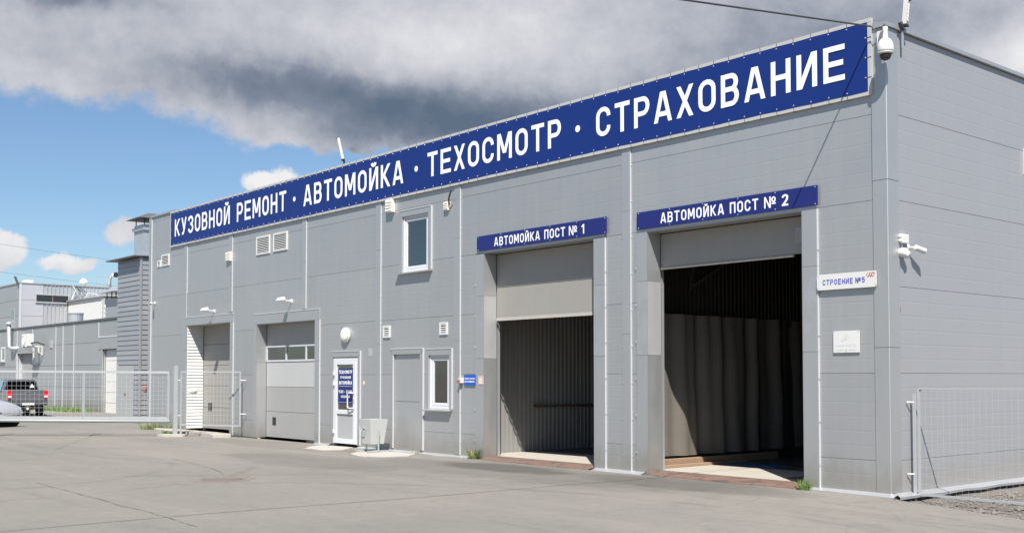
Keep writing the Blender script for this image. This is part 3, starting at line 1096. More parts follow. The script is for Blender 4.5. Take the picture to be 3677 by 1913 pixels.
SEG = [(0.02, 1.98, M_trim), (1.98, 3.22, M_trim_old), (3.22, 4.05, M_trim)]
portal(*OPEN['g1'][:2], OPEN['g1'][3], 0.26, 0.27, 0.05, 0.30, SEG)
portal(*OPEN['g2'][:2], OPEN['g2'][3], 0.25, 0.25, 0.05, 0.31, SEG)
portal(*OPEN['Bg'][:2], OPEN['Bg'][3], 0.17, 0.22, 0.25, 0.27, [(0.02, 2.0, M_trim), (2.0, 3.0, M_trim)])
portal(*OPEN['A'][:2], OPEN['A'][3], 0.28, 0.18, 0.22, 0.50, [(0.02, 2.4, M_trim), (2.4, 3.12, M_trim)], left_reveal=False)
# white boards lining the left reveal of the first gate
zb = 0.10
while zb < 3.08:
    MB().prism([(-22.757, 0.0, zb), (-22.735, 0.0, zb + 0.004), (-22.752, 0.0, zb + 0.088), (-22.757, 0.0, zb + 0.088)], (0, 0.5, 0)).build('siding_board', M_siding_w, B)
    zb += 0.0925


def gate(name_z, x0, x1, y, sections, label=None):
    """sectional overhead door; sections: (z0,z1,material)"""
    z1 = max(s_[1] for s_ in sections)
    zt = 4.0 if z1 > 3.5 else z1
    root = MB().box(x0 - 0.06, x1 + 0.06, y + 0.12, y + 0.20, z1 + 0.04, z1 + 0.14).build('sectional_gate', M_galv, B)
    MB().box(x0 - 0.06, x0 - 0.01, y + 0.045, y + 0.10, 0.03, zt).build('track', M_galv, root)
    MB().box(x1 + 0.01, x1 + 0.06, y + 0.045, y + 0.10, 0.03, zt).build('track', M_galv, root)
    if label:
        root['label'] = label
    for a, b, m in sections:
        MB().box(x0 + 0.013, x1 - 0.013, y, y + 0.04, a + 0.004, b - 0.004).build('gate_section', m, root, bevel=0.006)
    return root


# wash bay 1
g1 = gate('g1', -8.81, -5.71, 0.31, [(2.78, 3.385, M_gate_grubby), (3.385, 4.05, M_gate_grubby)], 'overhead gate of the first wash bay, two sections lowered')
sb = MB()
pts0, pts1 = [], []
for i in range(31):
    x = -8.79 + 3.06 * i / 30
    dz = 0.0008 * math.sin(i * 1.9)
    pts0.append((x, 0.295 + dz * .6, 2.79)); pts1.append((x, 0.290 - dz * .5, 2.725 + dz))
sb.add(pts0 + pts1, [(i, i + 1, 31 + i + 1, 31 + i) for i in range(30)])
sb.build('bottom_seal', M_conc, g1)
MB().prism([(-5.95, 0.302, 2.95), (-5.76, 0.27, 2.95), (-5.76, 0.27, 3.16), (-5.95, 0.302, 3.16)], (0, 0.006, 0)).build('cover_flap', M_trim_pale, g1)
# wash bay 2
g2 = gate('g2', -4.44, -1.37, 0.31, [(3.46, 4.03, M_gate_grubby)], 'overhead gate of the second wash bay, raised almost fully')
MB().box(-4.42, -1.75, 0.29, 0.34, 3.425, 3.458).build('bottom_seal', M_conc, g2)
MB().prism([(-1.72, 0.304, 3.62), (-1.46, 0.275, 3.62), (-1.46, 0.275, 3.86), (-1.72, 0.304, 3.86)], (0, 0.006, 0)).build('cover_flap', M_gate, g2)
# gate with three panes
gb = gate('gb', -18.37, -15.36, 0.275, [(0.03, 0.70, M_gate), (0.70, 1.35, M_gate), (1.35, 2.00, M_gate_light), (2.43, 2.99, M_gate)], 'closed gate with a row of three panes')
fr = MB()
fr.box(-18.355, -15.375, 0.262, 0.30, 2.004, 2.055)
fr.box(-18.355, -15.375, 0.262, 0.30, 2.385, 2.426)
for x in (-18.34, -17.30, -16.28, -15.42):
    fr.box(x - 0.028, x + 0.028, 0.264, 0.30, 2.056, 2.384)
fr.build('pane_frame', M_edge, gb)
for a, b in ((-18.31, -17.33), (-17.27, -16.31), (-16.25, -15.45)):
    MB().box(a, b, 0.283, 0.289, 2.057, 2.383).build('pane', M_glass_dark, gb)
MB().box(-18.0, -17.82, 0.262, 0.274, 0.36, 0.56).build('pull_handle', M_black, gb, bevel=0.01)
# first gate, deep in the wall
ga = gate('ga', -22.73, -19.93, 0.50, [(0.10, 0.72, M_gate_grubby), (0.72, 1.34, M_gate_grubby), (1.34, 1.95, M_gate_grubby), (1.95, 2.56, M_gate_grubby), (2.56, 3.11, M_gate_grubby)], 'closed gate set deep in a white boarded reveal')
MB().box(-22.35, -22.12, 0.487, 0.499, 0.62, 0.85).build('pull_handle', M_black, ga, bevel=0.01)

# thresholds
for x0, x1, sd in ((-8.80, -5.72, 1), (-4.46, -1.36, 2)):
    rnd = random.Random(sd)
    mb = MB()
    n = 16
    r = [[], [], [], []]
    for i in range(n + 1):
        x = x0 + (x1 - x0) * i / n
        j = rnd.uniform(-.012, .012)
        r[0].append((x, -0.16 + j, -0.03)); r[1].append((x, -0.15 + j, 0.004)); r[2].append((x, 0.10, 0.036)); r[3].append((x, 0.34, 0.042))
    k = n + 1
    mb.add(sum(r, []), [(q * k + i, q * k + i + 1, (q + 1) * k + i + 1, (q + 1) * k + i) for q in range(3) for i in range(n)])
    o = mb.build('threshold_plate', M_rust, B)
    tb = MB()
    for i in range(60):
        x = x0 + (x1 - x0) * (i + .5) / 60
        tb.box(x - 0.012, x + 0.012, -0.10, 0.30, 0.02, 0.0445 if False else 0.030)
# wash bay 1 inner wall: corrugated sheet
def corrugated(name, m, parent, xw, y0, y1, z0, z1, pitch=0.118, depth=0.022, sgn=1, axis='y'):
    ring = []
    y = y0
    while y < y1:
        ring += [(0, y), (0, y + pitch * .68), (1, y + pitch * .74), (1, y + pitch * .94)]
        y += pitch
    pts = []
    for z in (z0, z1):
        for d, yy in ring:
            pts.append((xw + sgn * d * depth, yy, z) if axis == 'y' else (yy, xw + sgn * d * depth, z))
    n = len(ring)
    mb = MB()
    mb.add(pts, [(i, i + 1, n + i + 1, n + i) for i in range(n - 1)])
    return mb.build(name, m, parent)


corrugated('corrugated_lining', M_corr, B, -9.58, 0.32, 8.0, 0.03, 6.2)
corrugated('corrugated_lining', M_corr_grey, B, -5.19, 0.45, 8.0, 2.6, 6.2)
pb = MB()
pb.tube((-9.5, 2.0, 0.98), (-9.5, 6.5, 0.98), 0.028, 8)
pb.tube((-9.57, 2.0, 0.98), (-9.47, 2.0, 0.98), 0.035, 8)
pb.build('guard_rail', M_rust, B)
# girts in the second bay
gt = MB()
gt.path([(-5.14, 2.0, 3.3), (-5.14, 4.4, 4.5)], 0.035, 4)
gt.path([(-5.14, 1.9, 3.2), (-5.14, 2.2, 4.9)], 0.03, 4)
gt.build('wall_brace', M_dark, B)

# tarpaulin in the second bay
mb = MB()
ny, nz = 90, 18
pts = []
for i in range(ny + 1):
    y = 0.47 + 5.6 * i / ny
    for j in range(nz + 1):
        z = 0.20 + (2.74 - 0.20) * j / nz
        f = (-0.07 if y > 3.76 else 0.0) + 0.075 * math.sin(y * 8.4 + 1.5 * math.sin(y * 1.9) + 0.25 * z) * (1.2 - 0.2 * z) + 0.03 * math.sin(y * 17.0 + 0.5 * z) + 0.014 * math.sin(y * 11 + 0.9 * z) + 0.010 * math.sin(z * 4.2 + y * 2.1)
        f *= (0.35 + 0.65 * sstep(0.6, 1.6, y))
        pts.append((-5.06 + f, y, z))
mb.add(pts, [(i * (nz + 1) + j, (i + 1) * (nz + 1) + j, (i + 1) * (nz + 1) + j + 1, i * (nz + 1) + j + 1) for i in range(ny) for j in range(nz)])
tag(mb.build('tarpaulin', M_tarp, None, smooth=True), 'grey stained tarpaulin hanging along the wall of the second wash bay', 'tarpaulin')
tag(MB().box(-4.98, -4.90, 0.42, 4.2, 0.030, 0.165).build('timber_beam', M_wood, None, bevel=0.006), 'long timber beam lying at the foot of the tarpaulin', 'timber')
tag(MB().box(-4.84, -4.72, 0.40, 3.0, 0.029, 0.075).build('timber_plank', M_wood, None, bevel=0.004), 'flat timber plank beside the beam on the wash bay floor', 'timber')
struct(MB().add([], []).box(-3.6, -0.6, 2.6, 5.2, 0.0285, 0.034).build('floor_mat', M_mat_dark, None))
struct(MB().box(-2.3, -0.7, 0.75, 1.7, 0.0285, 0.034).build('floor_mat', M_rust, None))
struct(MB().box(-4.7, -3.6, 2.35, 2.8, 0.0285, 0.036).build('floor_mat', M_bluemat, None))


# ---- windows
def window(x0, x1, z0, z1, trim, sill, tl):
    """white frame, sash, pane, sheet-metal surround and sill"""
    tx0, tx1, tz1 = trim
    f = MB()
    w = 0.055
    yf = 0.02
    f.box(x0, x1, yf, yf + 0.08, z0, z0 + w); f.box(x0, x1, yf, yf + 0.08, z1 - w, z1)
    f.box(x0, x0 + w, yf, yf + 0.08, z0 + w, z1 - w); f.box(x1 - w, x1, yf, yf + 0.08, z0 + w, z1 - w)
    win = f.build('window', M_pvc, B, bevel=0.006)
    win['label'] = tl
    s = MB()
    a0, a1, c0, c1 = x0 + w + 0.004, x1 - w - 0.004, z0 + w + 0.004, z1 - w - 0.004
    w2 = 0.062
    ys = yf + 0.012
    s.box(a0, a1, ys, ys + 0.06, c0, c0 + w2); s.box(a0, a1, ys, ys + 0.06, c1 - w2, c1)
    s.box(a0, a0 + w2, ys, ys + 0.06, c0 + w2, c1 - w2); s.box(a1 - w2, a1, ys, ys + 0.06, c0 + w2, c1 - w2)
    s.build('sash', M_pvc, win, bevel=0.008)
    MB().box(a0 + w2 - 0.004, a1 - w2 + 0.004, ys + 0.028, ys + 0.034, c0 + w2 - 0.004, c1 - w2 + 0.004).build('pane', M_glass, win)
    t = MB()
    y = -0.016
    t.box(tx0, x0 - 0.002, y, -0.001, z0, tz1 - 0.001); t.box(x1 + 0.002, tx1, y, -0.001, z0, tz1 - 0.001)
    t.prism([(tx0, y - 0.002, tz1), (tx1, y - 0.002, tz1), (x1 + 0.03, y - 0.002, z1 - 0.005), (x0 - 0.03, y - 0.002, z1 - 0.005)], (0, 0.014, 0))
    t.build('surround', M_trim, win)
    e = MB()
    e.box(tx1 + 0.0005, tx1 + 0.024, y - 0.012, -0.001, z0, tz1)
    e.box(tx0, tx1, y - 0.012, -0.001, tz1 + 0.0005, tz1 + 0.012)
    e.build('surround_edge', M_edge, win)
    sx0, sx1 = sill
    sl = MB()
    sl.prism([(sx0, 0.02, z0 - 0.001), (sx0, -0.11, z0 - 0.022), (sx0, -0.11, z0 - 0.048), (sx0, 0.0, z0 - 0.028)], (sx1 - sx0, 0, 0))
    sl.build('sill', M_trim, win)
    return win


window(-10.67, -9.95, 0.95, 2.07, (-10.76, -9.86, 2.19), (-10.77, -9.85), 'narrow white window beside the blocked doorway')
window(-11.66, -10.70, 3.88, 5.10, (-11.75, -10.58, 5.22), (-11.81, -10.55), 'white upper-floor window under the banner')
# window of the right-hand wall, at the edge of view
wr = MB()
for a in ((4.10, 4.17, 4.88, 5.30), (5.33, 5.40, 4.88, 5.30), (4.17, 5.33, 4.88, 4.94), (4.17, 5.33, 5.24, 5.30)):
    wr.box(0.001, 0.05, a[0], a[1], a[2], a[3])
wro = wr.build('window', M_pvc, B)
MB().box(0.004, 0.010, 4.165, 5.335, 4.935, 5.245).build('pane', M_glass_dark, wro)

# ---- blocked doorway
bd = MB()
bd.box(-12.06, -11.98, -0.016, -0.001, 0.06, 2.099); bd.box(-10.98, -10.87, -0.016, -0.001, 0.06, 2.099)
bd.prism([(-12.08, -0.018, 2.215), (-10.87, -0.018, 2.215), (-10.96, -0.018, 2.10), (-12.0, -0.018, 2.10)], (0, 0.016, 0))
bdo = bd.build('blocked_doorway', M_trim, B)
MB().box(-10.869, -10.845, -0.026, -0.001, 0.06, 2.215).box(-12.08, -10.87, -0.026, -0.001, 2.2155, 2.228).box(-11.995, -11.975, -0.022, -0.001, 0.06, 2.09).build('surround_edge', M_edge, bdo)
MB().box(-11.976, -10.984, 0.035, 0.049, 0.06, 1.075).build('infill_panel', M_trim, bdo)
MB().box(-11.976, -10.984, 0.035, 0.049, 1.083, 2.094).build('infill_panel', M_trim, bdo)

# ---- entrance door
dr = MB()
w = 0.075
x0, x1, z0, z1 = -14.505, -13.435, 0.05, 2.065
dr.box(x0, x0 + w, -0.004, 0.075, z0, z1); dr.box(x1 - w, x1, -0.004, 0.075, z0, z1); dr.box(x0 + w, x1 - w, -0.004, 0.075, z1 - w, z1)
D_ = dr.build('entrance_door', M_pvc, B, bevel=0.006)
D_['label'] = 'white glazed entrance door with a grey lower panel'
lf = MB()
a0, a1, c0, c1 = x0 + w + 0.003, x1 - w - 0.003, 0.06, z1 - w - 0.003
lw = 0.10
lf.box(a0, a0 + lw, -0.024, 0.05, c0, c1); lf.box(a1 - lw, a1, -0.024, 0.05, c0, c1)
lf.box(a0 + lw, a1 - lw, -0.024, 0.05, c1 - 0.09, c1); lf.box(a0 + lw, a1 - lw, -0.024, 0.05, c0, c0 + 0.11); lf.box(a0 + lw, a1 - lw, -0.024, 0.05, 0.745, 0.845)
lf.build('door_leaf', M_pvc, D_, bevel=0.006)
MB().box(a0 + lw, a1 - lw, 0.010, 0.020, 0.845, c1 - 0.09).build('pane', M_glass, D_)
MB().box(a0 + lw, a1 - lw, 0.004, 0.030, c0 + 0.11, 0.745).build('lower_panel', M_door_low, D_)
hd = MB()
hx = a1 - lw * .45
hd.path([(hx, -0.022, 1.24), (hx, -0.06, 1.24), (hx - 0.16, -0.085, 1.24), (hx - 0.185, -0.085, 1.215), (hx - 0.185, -0.085, 0.915), (hx - 0.16, -0.085, 0.89), (hx, -0.06, 0.89), (hx, -0.022, 0.89)], 0.016, 8)
hd.build('pull_handle', M_pvc, D_, smooth=True)
MB().box(a1 - lw * .7, a1 - lw * .4, -0.032, -0.024, 1.00, 1.10).build('lock_plate', M_galv, D_)
for zz in (1.70, 1.46, 0.34):
    MB().box(x0 + 0.05, x0 + 0.10, -0.05, -0.0245, zz - 0.045, zz + 0.045).build('hinge', M_pvc, D_)
ds = MB()
ds.prism([(-14.60, -0.020, 2.20), (-13.305, -0.020, 2.20), (-13.40, -0.020, 2.075), (-14.53, -0.020, 2.075)], (0, 0.018, 0))
ds.box(-13.428, -13.33, -0.014, -0.001, 0.05, 2.074)
ds.box(-14.585, -14.512, -0.014, -0.001, 0.05, 2.074)
ds.build('surround', M_trim, D_)
MB().box(-13.3295, -13.305, -0.026, -0.001, 0.05, 2.20).box(-14.60, -13.305, -0.030, -0.001, 2.2005, 2.212).build('surround_edge', M_edge, D_)
MB().box(-13.0, -12.84, -0.004, -0.0005, 2.08, 2.26).build('old_label_patch', M_trim_pale, B)


# ------------------------------------------------------------------ signs
# big banner
BX0, BX1, BZ0, BZ1 = -23.97, -0.185, 5.53, 6.61
S_ = thing('banner_sign', 'very long blue banner with white lettering along the top of the building', 'sign', ((BX0 + BX1) / 2, -0.04, BZ0))
MB().box(BX0, BX1, -0.050, -0.002, BZ1 - 0.055, BZ1).build('frame_rail', M_frame, S_)
MB().box(BX0, BX1, -0.050, -0.002, BZ0, BZ0 + 0.055).build('frame_rail', M_frame, S_)
MB().box(BX0, BX0 + 0.06, -0.048, -0.003, BZ0 + 0.056, BZ1 - 0.056).build('frame_post', M_frame, S_)
MB().box(BX1 - 0.06, BX1, -0.048, -0.003, BZ0 + 0.056, BZ1 - 0.056).build('frame_post', M_frame, S_)
mb = MB()
nx, nz = 160, 6
pts = []
bx0, bx1, bz0, bz1 = BX0 + 0.062, BX1 - 0.062, BZ0 + 0.048, BZ1 - 0.048
for i in range(nx + 1):
    x = bx0 + (bx1 - bx0) * i / nx
    for j in range(nz + 1):
        z = bz0 + (bz1 - bz0) * j / nz
        sag = 0.006 * abs(math.sin((x - bx0) * math.pi / 0.6)) * (1 if j in (0, nz) else 0)
        pts.append((x, -0.053 - 0.002 * math.sin(x * 2.1 + z * 4), z + (sag if j == 0 else -sag if j == nz else 0)))
mb.add(pts, [(i * (nz + 1) + j, (i + 1) * (nz + 1) + j, (i + 1) * (nz + 1) + j + 1, i * (nz + 1) + j + 1) for i in range(nx) for j in range(nz)])
mb.build('banner_cloth', M_blue, S_, smooth=True)
yl_ = -0.058
CAP, BASE = 0.515, 5.825
for t_, a, b in (('КУЗОВНОЙ', -23.60, -19.93), ('РЕМОНТ', -19.50, -16.76), ('АВТОМОЙКА', -15.88, -11.56), ('ТЕХОСМОТР', -10.66, -6.51), ('СТРАХОВАНИЕ', -5.60, -0.60)):
    letters(S_, t_, M_letter, a, b, BASE, CAP, yl_, 0.64, 0.152, 0.19)
for x in (-16.34, -11.07, -6.07):
    MB().lathe((x, -0.0605, 6.065), (0, -1, 0), [(0.062, 0.0), (0.062, 0.001)], 20).build('lettering_dot', M_letter, S_)
ey, tie = MB(), MB()
x = BX0 + 0.30
while x < BX1 - 0.1:
    for z, zt in ((bz0 + 0.035, BZ0 - 0.002), (bz1 - 0.035, BZ1 + 0.002)):
        ey.lathe((x, -0.056, z), (0, -1, 0), [(0.012, 0.0), (0.010, 0.003), (0.005, 0.003)], 8)
        s_ = 1 if zt > z else -1
        tie.box(x - 0.004, x + 0.004, -0.0525, -0.050, min(z + 0.0, zt), max(z, zt))
        tie.box(x - 0.004, x + 0.004, -0.0525, 0.0, min(zt, zt + 0.003 * s_), max(zt, zt + 0.003 * s_))
    x += 0.30
for z in (5.78, 6.06, 6.34):
    for xx, xe in ((BX0 + 0.09, BX0 - 0.002), (BX1 - 0.09, BX1 + 0.002)):
        ey.lathe((xx, -0.056, z), (0, -1, 0), [(0.012, 0.0), (0.010, 0.003), (0.005, 0.003)], 8)
        tie.box(min(xx, xe), max(xx, xe), -0.0525, -0.050, z - 0.004, z + 0.004)
o = ey.build('eyelets', M_galv, S_); o['kind'] = 'stuff'
o = tie.build('lashings', M_dark, S_); o['kind'] = 'stuff'


def screws(parent, pts, y, r=0.010, m=None):
    mb = MB()
    for x, z in pts:
        mb.lathe((x, y, z), (0, -1, 0), [(r, 0.0), (r * .6, 0.004)], 6)
    o = mb.build('screws', m or M_galv, parent)
    o['kind'] = 'stuff'
    return o


def gate_sign(x0, x1, z0, z1, words, lab):
    s = thing('gate_sign', lab, 'sign', ((x0 + x1) / 2, -0.04, z0))
    MB().box(x0, x1, -0.045, -0.0285, z0, z1).build('board', M_blue2, s, bevel=0.003)
    for t_, a, b, wd_ in words:
        letters(s, t_, M_letter, a, b, z0 + 0.055, 0.172, -0.0455, wd_, 0.13 if t_ == '№' else 0.155, 0.19)
    screws(s, [(x0 + 0.04 + (x1 - x0 - 0.08) * i / 5, z) for i in range(6) for z in (z0 + 0.022, z1 - 0.022)], -0.0455)
    return s


gate_sign(-9.0, -5.37, 4.108, 4.405, (('АВТОМОЙКА', -8.45, -7.11, .64), ('ПОСТ', -6.985, -6.42, .64), ('№', -6.32, -6.11, .62), ('1', -6.00, -5.92, .5)), 'blue board over the first wash bay, lettered with number 1')
gate_sign(-4.65, -1.085, 4.095, 4.388, (('АВТОМОЙКА', -4.11, -2.785, .64), ('ПОСТ', -2.67, -2.13, .64), ('№', -2.02, -1.81, .62), ('2', -1.70, -1.585, .5)), 'blue board over the second wash bay, lettered with number 2')

# building number plate
s = thing('building_plate', 'white plate with blue lettering and a small red emblem near the corner', 'sign', (-0.63, -0.03, 2.86))
ct = MB()
x0, x1, z0, z1, c = -1.105, -0.15, 2.855, 3.08, 0.022
ct.prism([(x0 + c, -0.052, z0), (x1 - c, -0.052, z0), (x1, -0.052, z0 + c), (x1, -0.052, z1 - c), (x1 - c, -0.052, z1), (x0 + c, -0.052, z1), (x0, -0.052, z1 - c), (x0, -0.052, z0 + c)], (0, 0.012, 0))
ct.build('board', M_white, s)
MB().box(-0.98, -0.94, -0.041, -0.001, 2.90, 3.04).box(-0.32, -0.28, -0.041, -0.001, 2.90, 3.04).build('bracket', M_galv, s)
lettering(s, 'СТРОЕНИЕ', M_letter_blue, -1.005, -0.515, 2.925, 0.076, -0.0525, 0.62, 0.155, 0.22)
lettering(s, '№5', M_letter_blue, -0.475, -0.325, 2.925, 0.076, -0.0525, 0.62, 0.155, 0.22)
em = MB()
for i, cx in enumerate((-0.278, -0.240, -0.203)):
    ring = [(cx + 0.021 * math.cos(R(a)), 3.028 + 0.024 * math.sin(R(a))) for a in range(0, 360, 20)]
    for k in range(len(ring)):
        p, q = ring[k], ring[(k + 1) % len(ring)]
        if (i < 2 and 20 < k * 20 < 70):
            continue
        dx, dz = q[0] - p[0], q[1] - p[1]
        l = math.hypot(dx, dz); nx_, nz_ = -dz / l * .0042, dx / l * .0042
        em.quad((p[0] + nx_, -0.0532 - i * .0006, p[1] + nz_), (q[0] + nx_, -0.0532 - i * .0006, q[1] + nz_), (q[0] - nx_, -0.0532 - i * .0006, q[1] - nz_), (p[0] - nx_, -0.0532 - i * .0006, p[1] - nz_))
for (xa, za), (xb, zb_) in (((-0.282, 2.986), (-0.238, 3.056)), ((-0.246, 3.004), (-0.196, 3.066))):
    em.quad((xa - .004, -0.0552, za), (xa + .004, -0.0552, za), (xb + .004, -0.0552, zb_), (xb - .004, -0.0552, zb_))
em.build('emblem', M_red, s)
fl = MB().box(-0.27, -0.21, -0.0535, -0.053, 3.064, 3.068).box(-0.262, -0.222, -0.0535, -0.053, 2.990, 2.994)
fl.build('emblem_caption', M_letter_faint, s)
screws(s, [(x0 + .02, z0 + .03), (x0 + .02, z1 - .03), (x1 - .02, z0 + .03), (x1 - .02, z1 - .03)], -0.0525, 0.006, M_dark)

# faded camera notice
s = thing('camera_notice', 'white notice with a faded grey camera drawing below the number plate', 'sign', (-0.645, -0.02, 1.96))
MB().box(-0.86, -0.44, -0.026, -0.014, 1.955, 2.262).build('board', M_white, s, bevel=0.002)
ic = MB()
ic.quad((-0.70, -0.0272, 2.165), (-0.655, -0.0272, 2.225), (-0.595, -0.0272, 2.175), (-0.645, -0.0272, 2.13))
ic.quad((-0.735, -0.0272, 2.11), (-0.715, -0.0272, 2.17), (-0.705, -0.0272, 2.165), (-0.715, -0.0272, 2.10))
ic.quad((-0.715, -0.0279, 2.125), (-0.66, -0.0279, 2.15), (-0.655, -0.0279, 2.14), (-0.71, -0.0279, 2.112))
ic.build('camera_icon', M_icon_faint, s)
lettering(s, 'НА ОБЪЕКТЕ ВЕДЕТСЯ', M_letter_faint, -0.82, -0.49, 2.047, 0.033, -0.0265, 0.6, 0.18, 0.2)
lettering(s, 'ВИДЕОНАБЛЮДЕНИЕ', M_letter_faint, -0.805, -0.505, 1.987, 0.033, -0.0265, 0.6, 0.18, 0.2)
screws(s, [(-0.845, 2.247), (-0.455, 2.247), (-0.65, 1.97)], -0.0265, 0.006, M_dark)
MB().box(-0.82, -0.78, -0.014, -0.001, 2.0, 2.2).box(-0.52, -0.48, -0.014, -0.001, 2.0, 2.2).build('spacer', M_galv, s)

# call-button sign and button
s = thing('call_button_sign', 'small blue sign with two lines of white lettering beside the first wash bay', 'sign', (-9.25, -0.02, 1.445))
MB().box(-9.43, -9.06, -0.030, -0.020, 1.445, 1.655).build('board', M_blue3, s)
lettering(s, 'КНОПКА ВЫЗОВА', M_letter, -9.405, -9.085, 1.562, 0.034, -0.0305, 0.6, 0.19, 0.2)
lettering(s, 'АВТОМОЙЩИКОВ', M_letter, -9.405, -9.085, 1.502, 0.034, -0.0305, 0.6, 0.19, 0.2)
MB().box(-9.40, -9.36, -0.020, -0.001, 1.5, 1.6).build('spacer', M_galv, s)
s = thing('call_button', 'cream box with a red mushroom push button left of the small blue sign', 'push button', (-9.52, -0.03, 1.49))
MB().box(-9.565, -9.465, -0.075, -0.001, 1.488, 1.585).build('housing', M_cream, s, bevel=0.006)
MB().lathe((-9.515, -0.075, 1.538), (0, -1, 0), [(0.016, 0.0), (0.016, 0.022), (0.036, 0.026), (0.038, 0.038), (0.028, 0.050), (0.0, 0.054)], 16).build('push_knob', M_redbtn, s, smooth=True)
s = thing('hydrant_sign', 'small white sign with a red border on the first wash bay surround', 'sign', (-8.885, -0.02, 1.47))
MB().box(-8.975, -8.815, -0.026, -0.0215, 1.455, 1.63).build('board', M_white, s)
rb = MB()
for a in ((-8.965, -8.825, 1.465, 1.475), (-8.965, -8.825, 1.61, 1.62), (-8.965, -8.955, 1.476, 1.609), (-8.835, -8.825, 1.476, 1.609)):
    rb.box(a[0], a[1], -0.0275, -0.0262, a[2], a[3])
rb.build('border', M_red, s)
fg = MB()
for a in ((-8.925, -8.865, 1.585, 1.591), (-8.925, -8.912, 1.545, 1.584), (-8.878, -8.865, 1.545, 1.584), (-8.935, -8.855, 1.538, 1.544), (-8.902, -8.888, 1.49, 1.537)):
    fg.box(a[0], a[1], -0.0275, -0.0262, a[2], a[3])
fg.build('figure', M_icon_faint, s)
s = thing('round_sticker', 'round white sticker on the wall right of the entrance door', 'sticker', (-13.18, -0.01, 1.43))
MB().lathe((-13.18, -0.001, 1.47), (0, -1, 0), [(0.058, 0.0), (0.058, 0.003)], 20).build('disc', M_red, s)
MB().lathe((-13.176, -0.0042, 1.47), (0, -1, 0), [(0.050, 0.0), (0.050, 0.001)], 20).build('face', M_white, s)
lettering(s, '84', M_icon_faint, -13.21, -13.145, 1.45, 0.042, -0.0056)

# poster in the door pane
s = thing('door_poster', 'blue poster with opening hours stuck on the entrance door pane', 'poster', (-13.97, 0.0, 0.98))
MB().box(-14.30, -13.645, 0.0035, 0.0075, 0.985, 1.805).build('sheet', M_blue2, s)
for t_, a, b, z, c in (('ТЕХОСМОТР', -14.265, -13.685, 1.685, 0.082), ('СТРАХОВАНИЕ', -14.21, -13.735, 1.572, 0.058), ('АВТОМОЙКА', -14.27, -13.69, 1.435, 0.080), ('9.00 - 21.00', -14.275, -13.69, 1.232, 0.072), ('ЕЖЕДНЕВНО', -14.17, -13.79, 1.128, 0.050)):
    lettering(s, t_, M_letter, a, b, z, c, 0.003, 0.6, 0.19, 0.17)
MB().box(-14.245, -13.715, 0.0015, 0.003, 1.392, 1.398).box(-14.29, -13.70, 0.0015, 0.003, 1.018, 1.022).build('rule', M_letter, s)
s = thing('door_notice', 'tiny white notice in the upper corner of the entrance door pane', 'notice', (-13.66, 0.0, 1.84))
MB().box(-13.70, -13.612, 0.0035, 0.0075, 1.84, 1.95).build('sheet', M_white, s)
lettering(s, 'П', M_letter_blue, -13.675, -13.64, 1.875, 0.045, 0.003)


# ------------------------------------------------------------------ vents, lamps, cameras
def grille(x0, x1, z0, z1, n, lab, m=None, proud=0.03):
    m = m or M_white
    v = thing('vent_grille', lab, 'vent', ((x0 + x1) / 2, -0.01, z0), group='vent grilles on the building front')
    f = MB()
    w = min(0.04, (x1 - x0) * .14)
    f.box(x0, x1, -proud, -0.001, z0, z0 + w); f.box(x0, x1, -proud, -0.001, z1 - w, z1)
    f.box(x0, x0 + w, -proud, -0.001, z0 + w, z1 - w); f.box(x1 - w, x1, -proud, -0.001, z0 + w, z1 - w)
    f.build('frame', m, v)
    MB().box(x0 + w, x1 - w, -0.004, -0.002, z0 + w, z1 - w).build('shaft', M_black, v)
    p = (z1 - z0 - 2 * w) / n
    for i in range(n):
        z = z0 + w + p * i
        MB().prism([(x0 + w, -0.006, z + p * .98), (x0 + w, -proud + 0.002, z + p * .52), (x0 + w, -proud + 0.002, z + p * .42), (x0 + w, -0.006, z + p * .80)], (x1 - x0 - 2 * w, 0, 0)).build('slat', m, v)
    return v


grille(-18.43, -17.69, 4.83, 5.31, 9, 'left one of two large white louvred vents under the banner')
grille(-17.50, -16.77, 4.84, 5.31, 9, 'right one of two large white louvred vents under the banner')
grille(-24.67, -24.10, 5.01, 5.36, 6, 'white louvred vent near the left end of the building')
grille(-24.97, -24.75, 5.01, 5.21, 3, 'tiny white vent at the far left end beside a larger one')
grille(-12.38, -12.11, 2.48, 2.745, 4, 'small square white vent above the litter bin')
grille(-10.27, -10.01, 2.485, 2.74, 4, 'small square white vent above the narrow window')


def hood(x0, x1, z0, z1, d, n, lab):
    v = thing('vent_hood', lab, 'vent', ((x0 + x1) / 2, -0.05, z0), group='boxed vent outlets on the building front')
    h = MB()
    t = 0.014
    h.box(x0, x0 + t, -d, -0.001, z0, z1); h.box(x1 - t, x1, -d, -0.001, z0, z1); h.box(x0 + t, x1 - t, -d, -0.001, z1 - t, z1); h.box(x0 + t, x1 - t, -d, -0.001, z0, z0 + t)
    h.build('housing', M_cream, v)
    p = (z1 - z0 - 2 * t) / n
    for i in range(n):
        z = z0 + t + p * i
        MB().prism([(x0 + t, -d + 0.004, z + p * .98), (x0 + t, -d - 0.012, z + p * .35), (x0 + t, -d - 0.008, z + 0.004), (x0 + t, -d + 0.012, z + p * .5)], (x1 - x0 - 2 * t, 0, 0)).build('flap', M_cream, v)
    return v


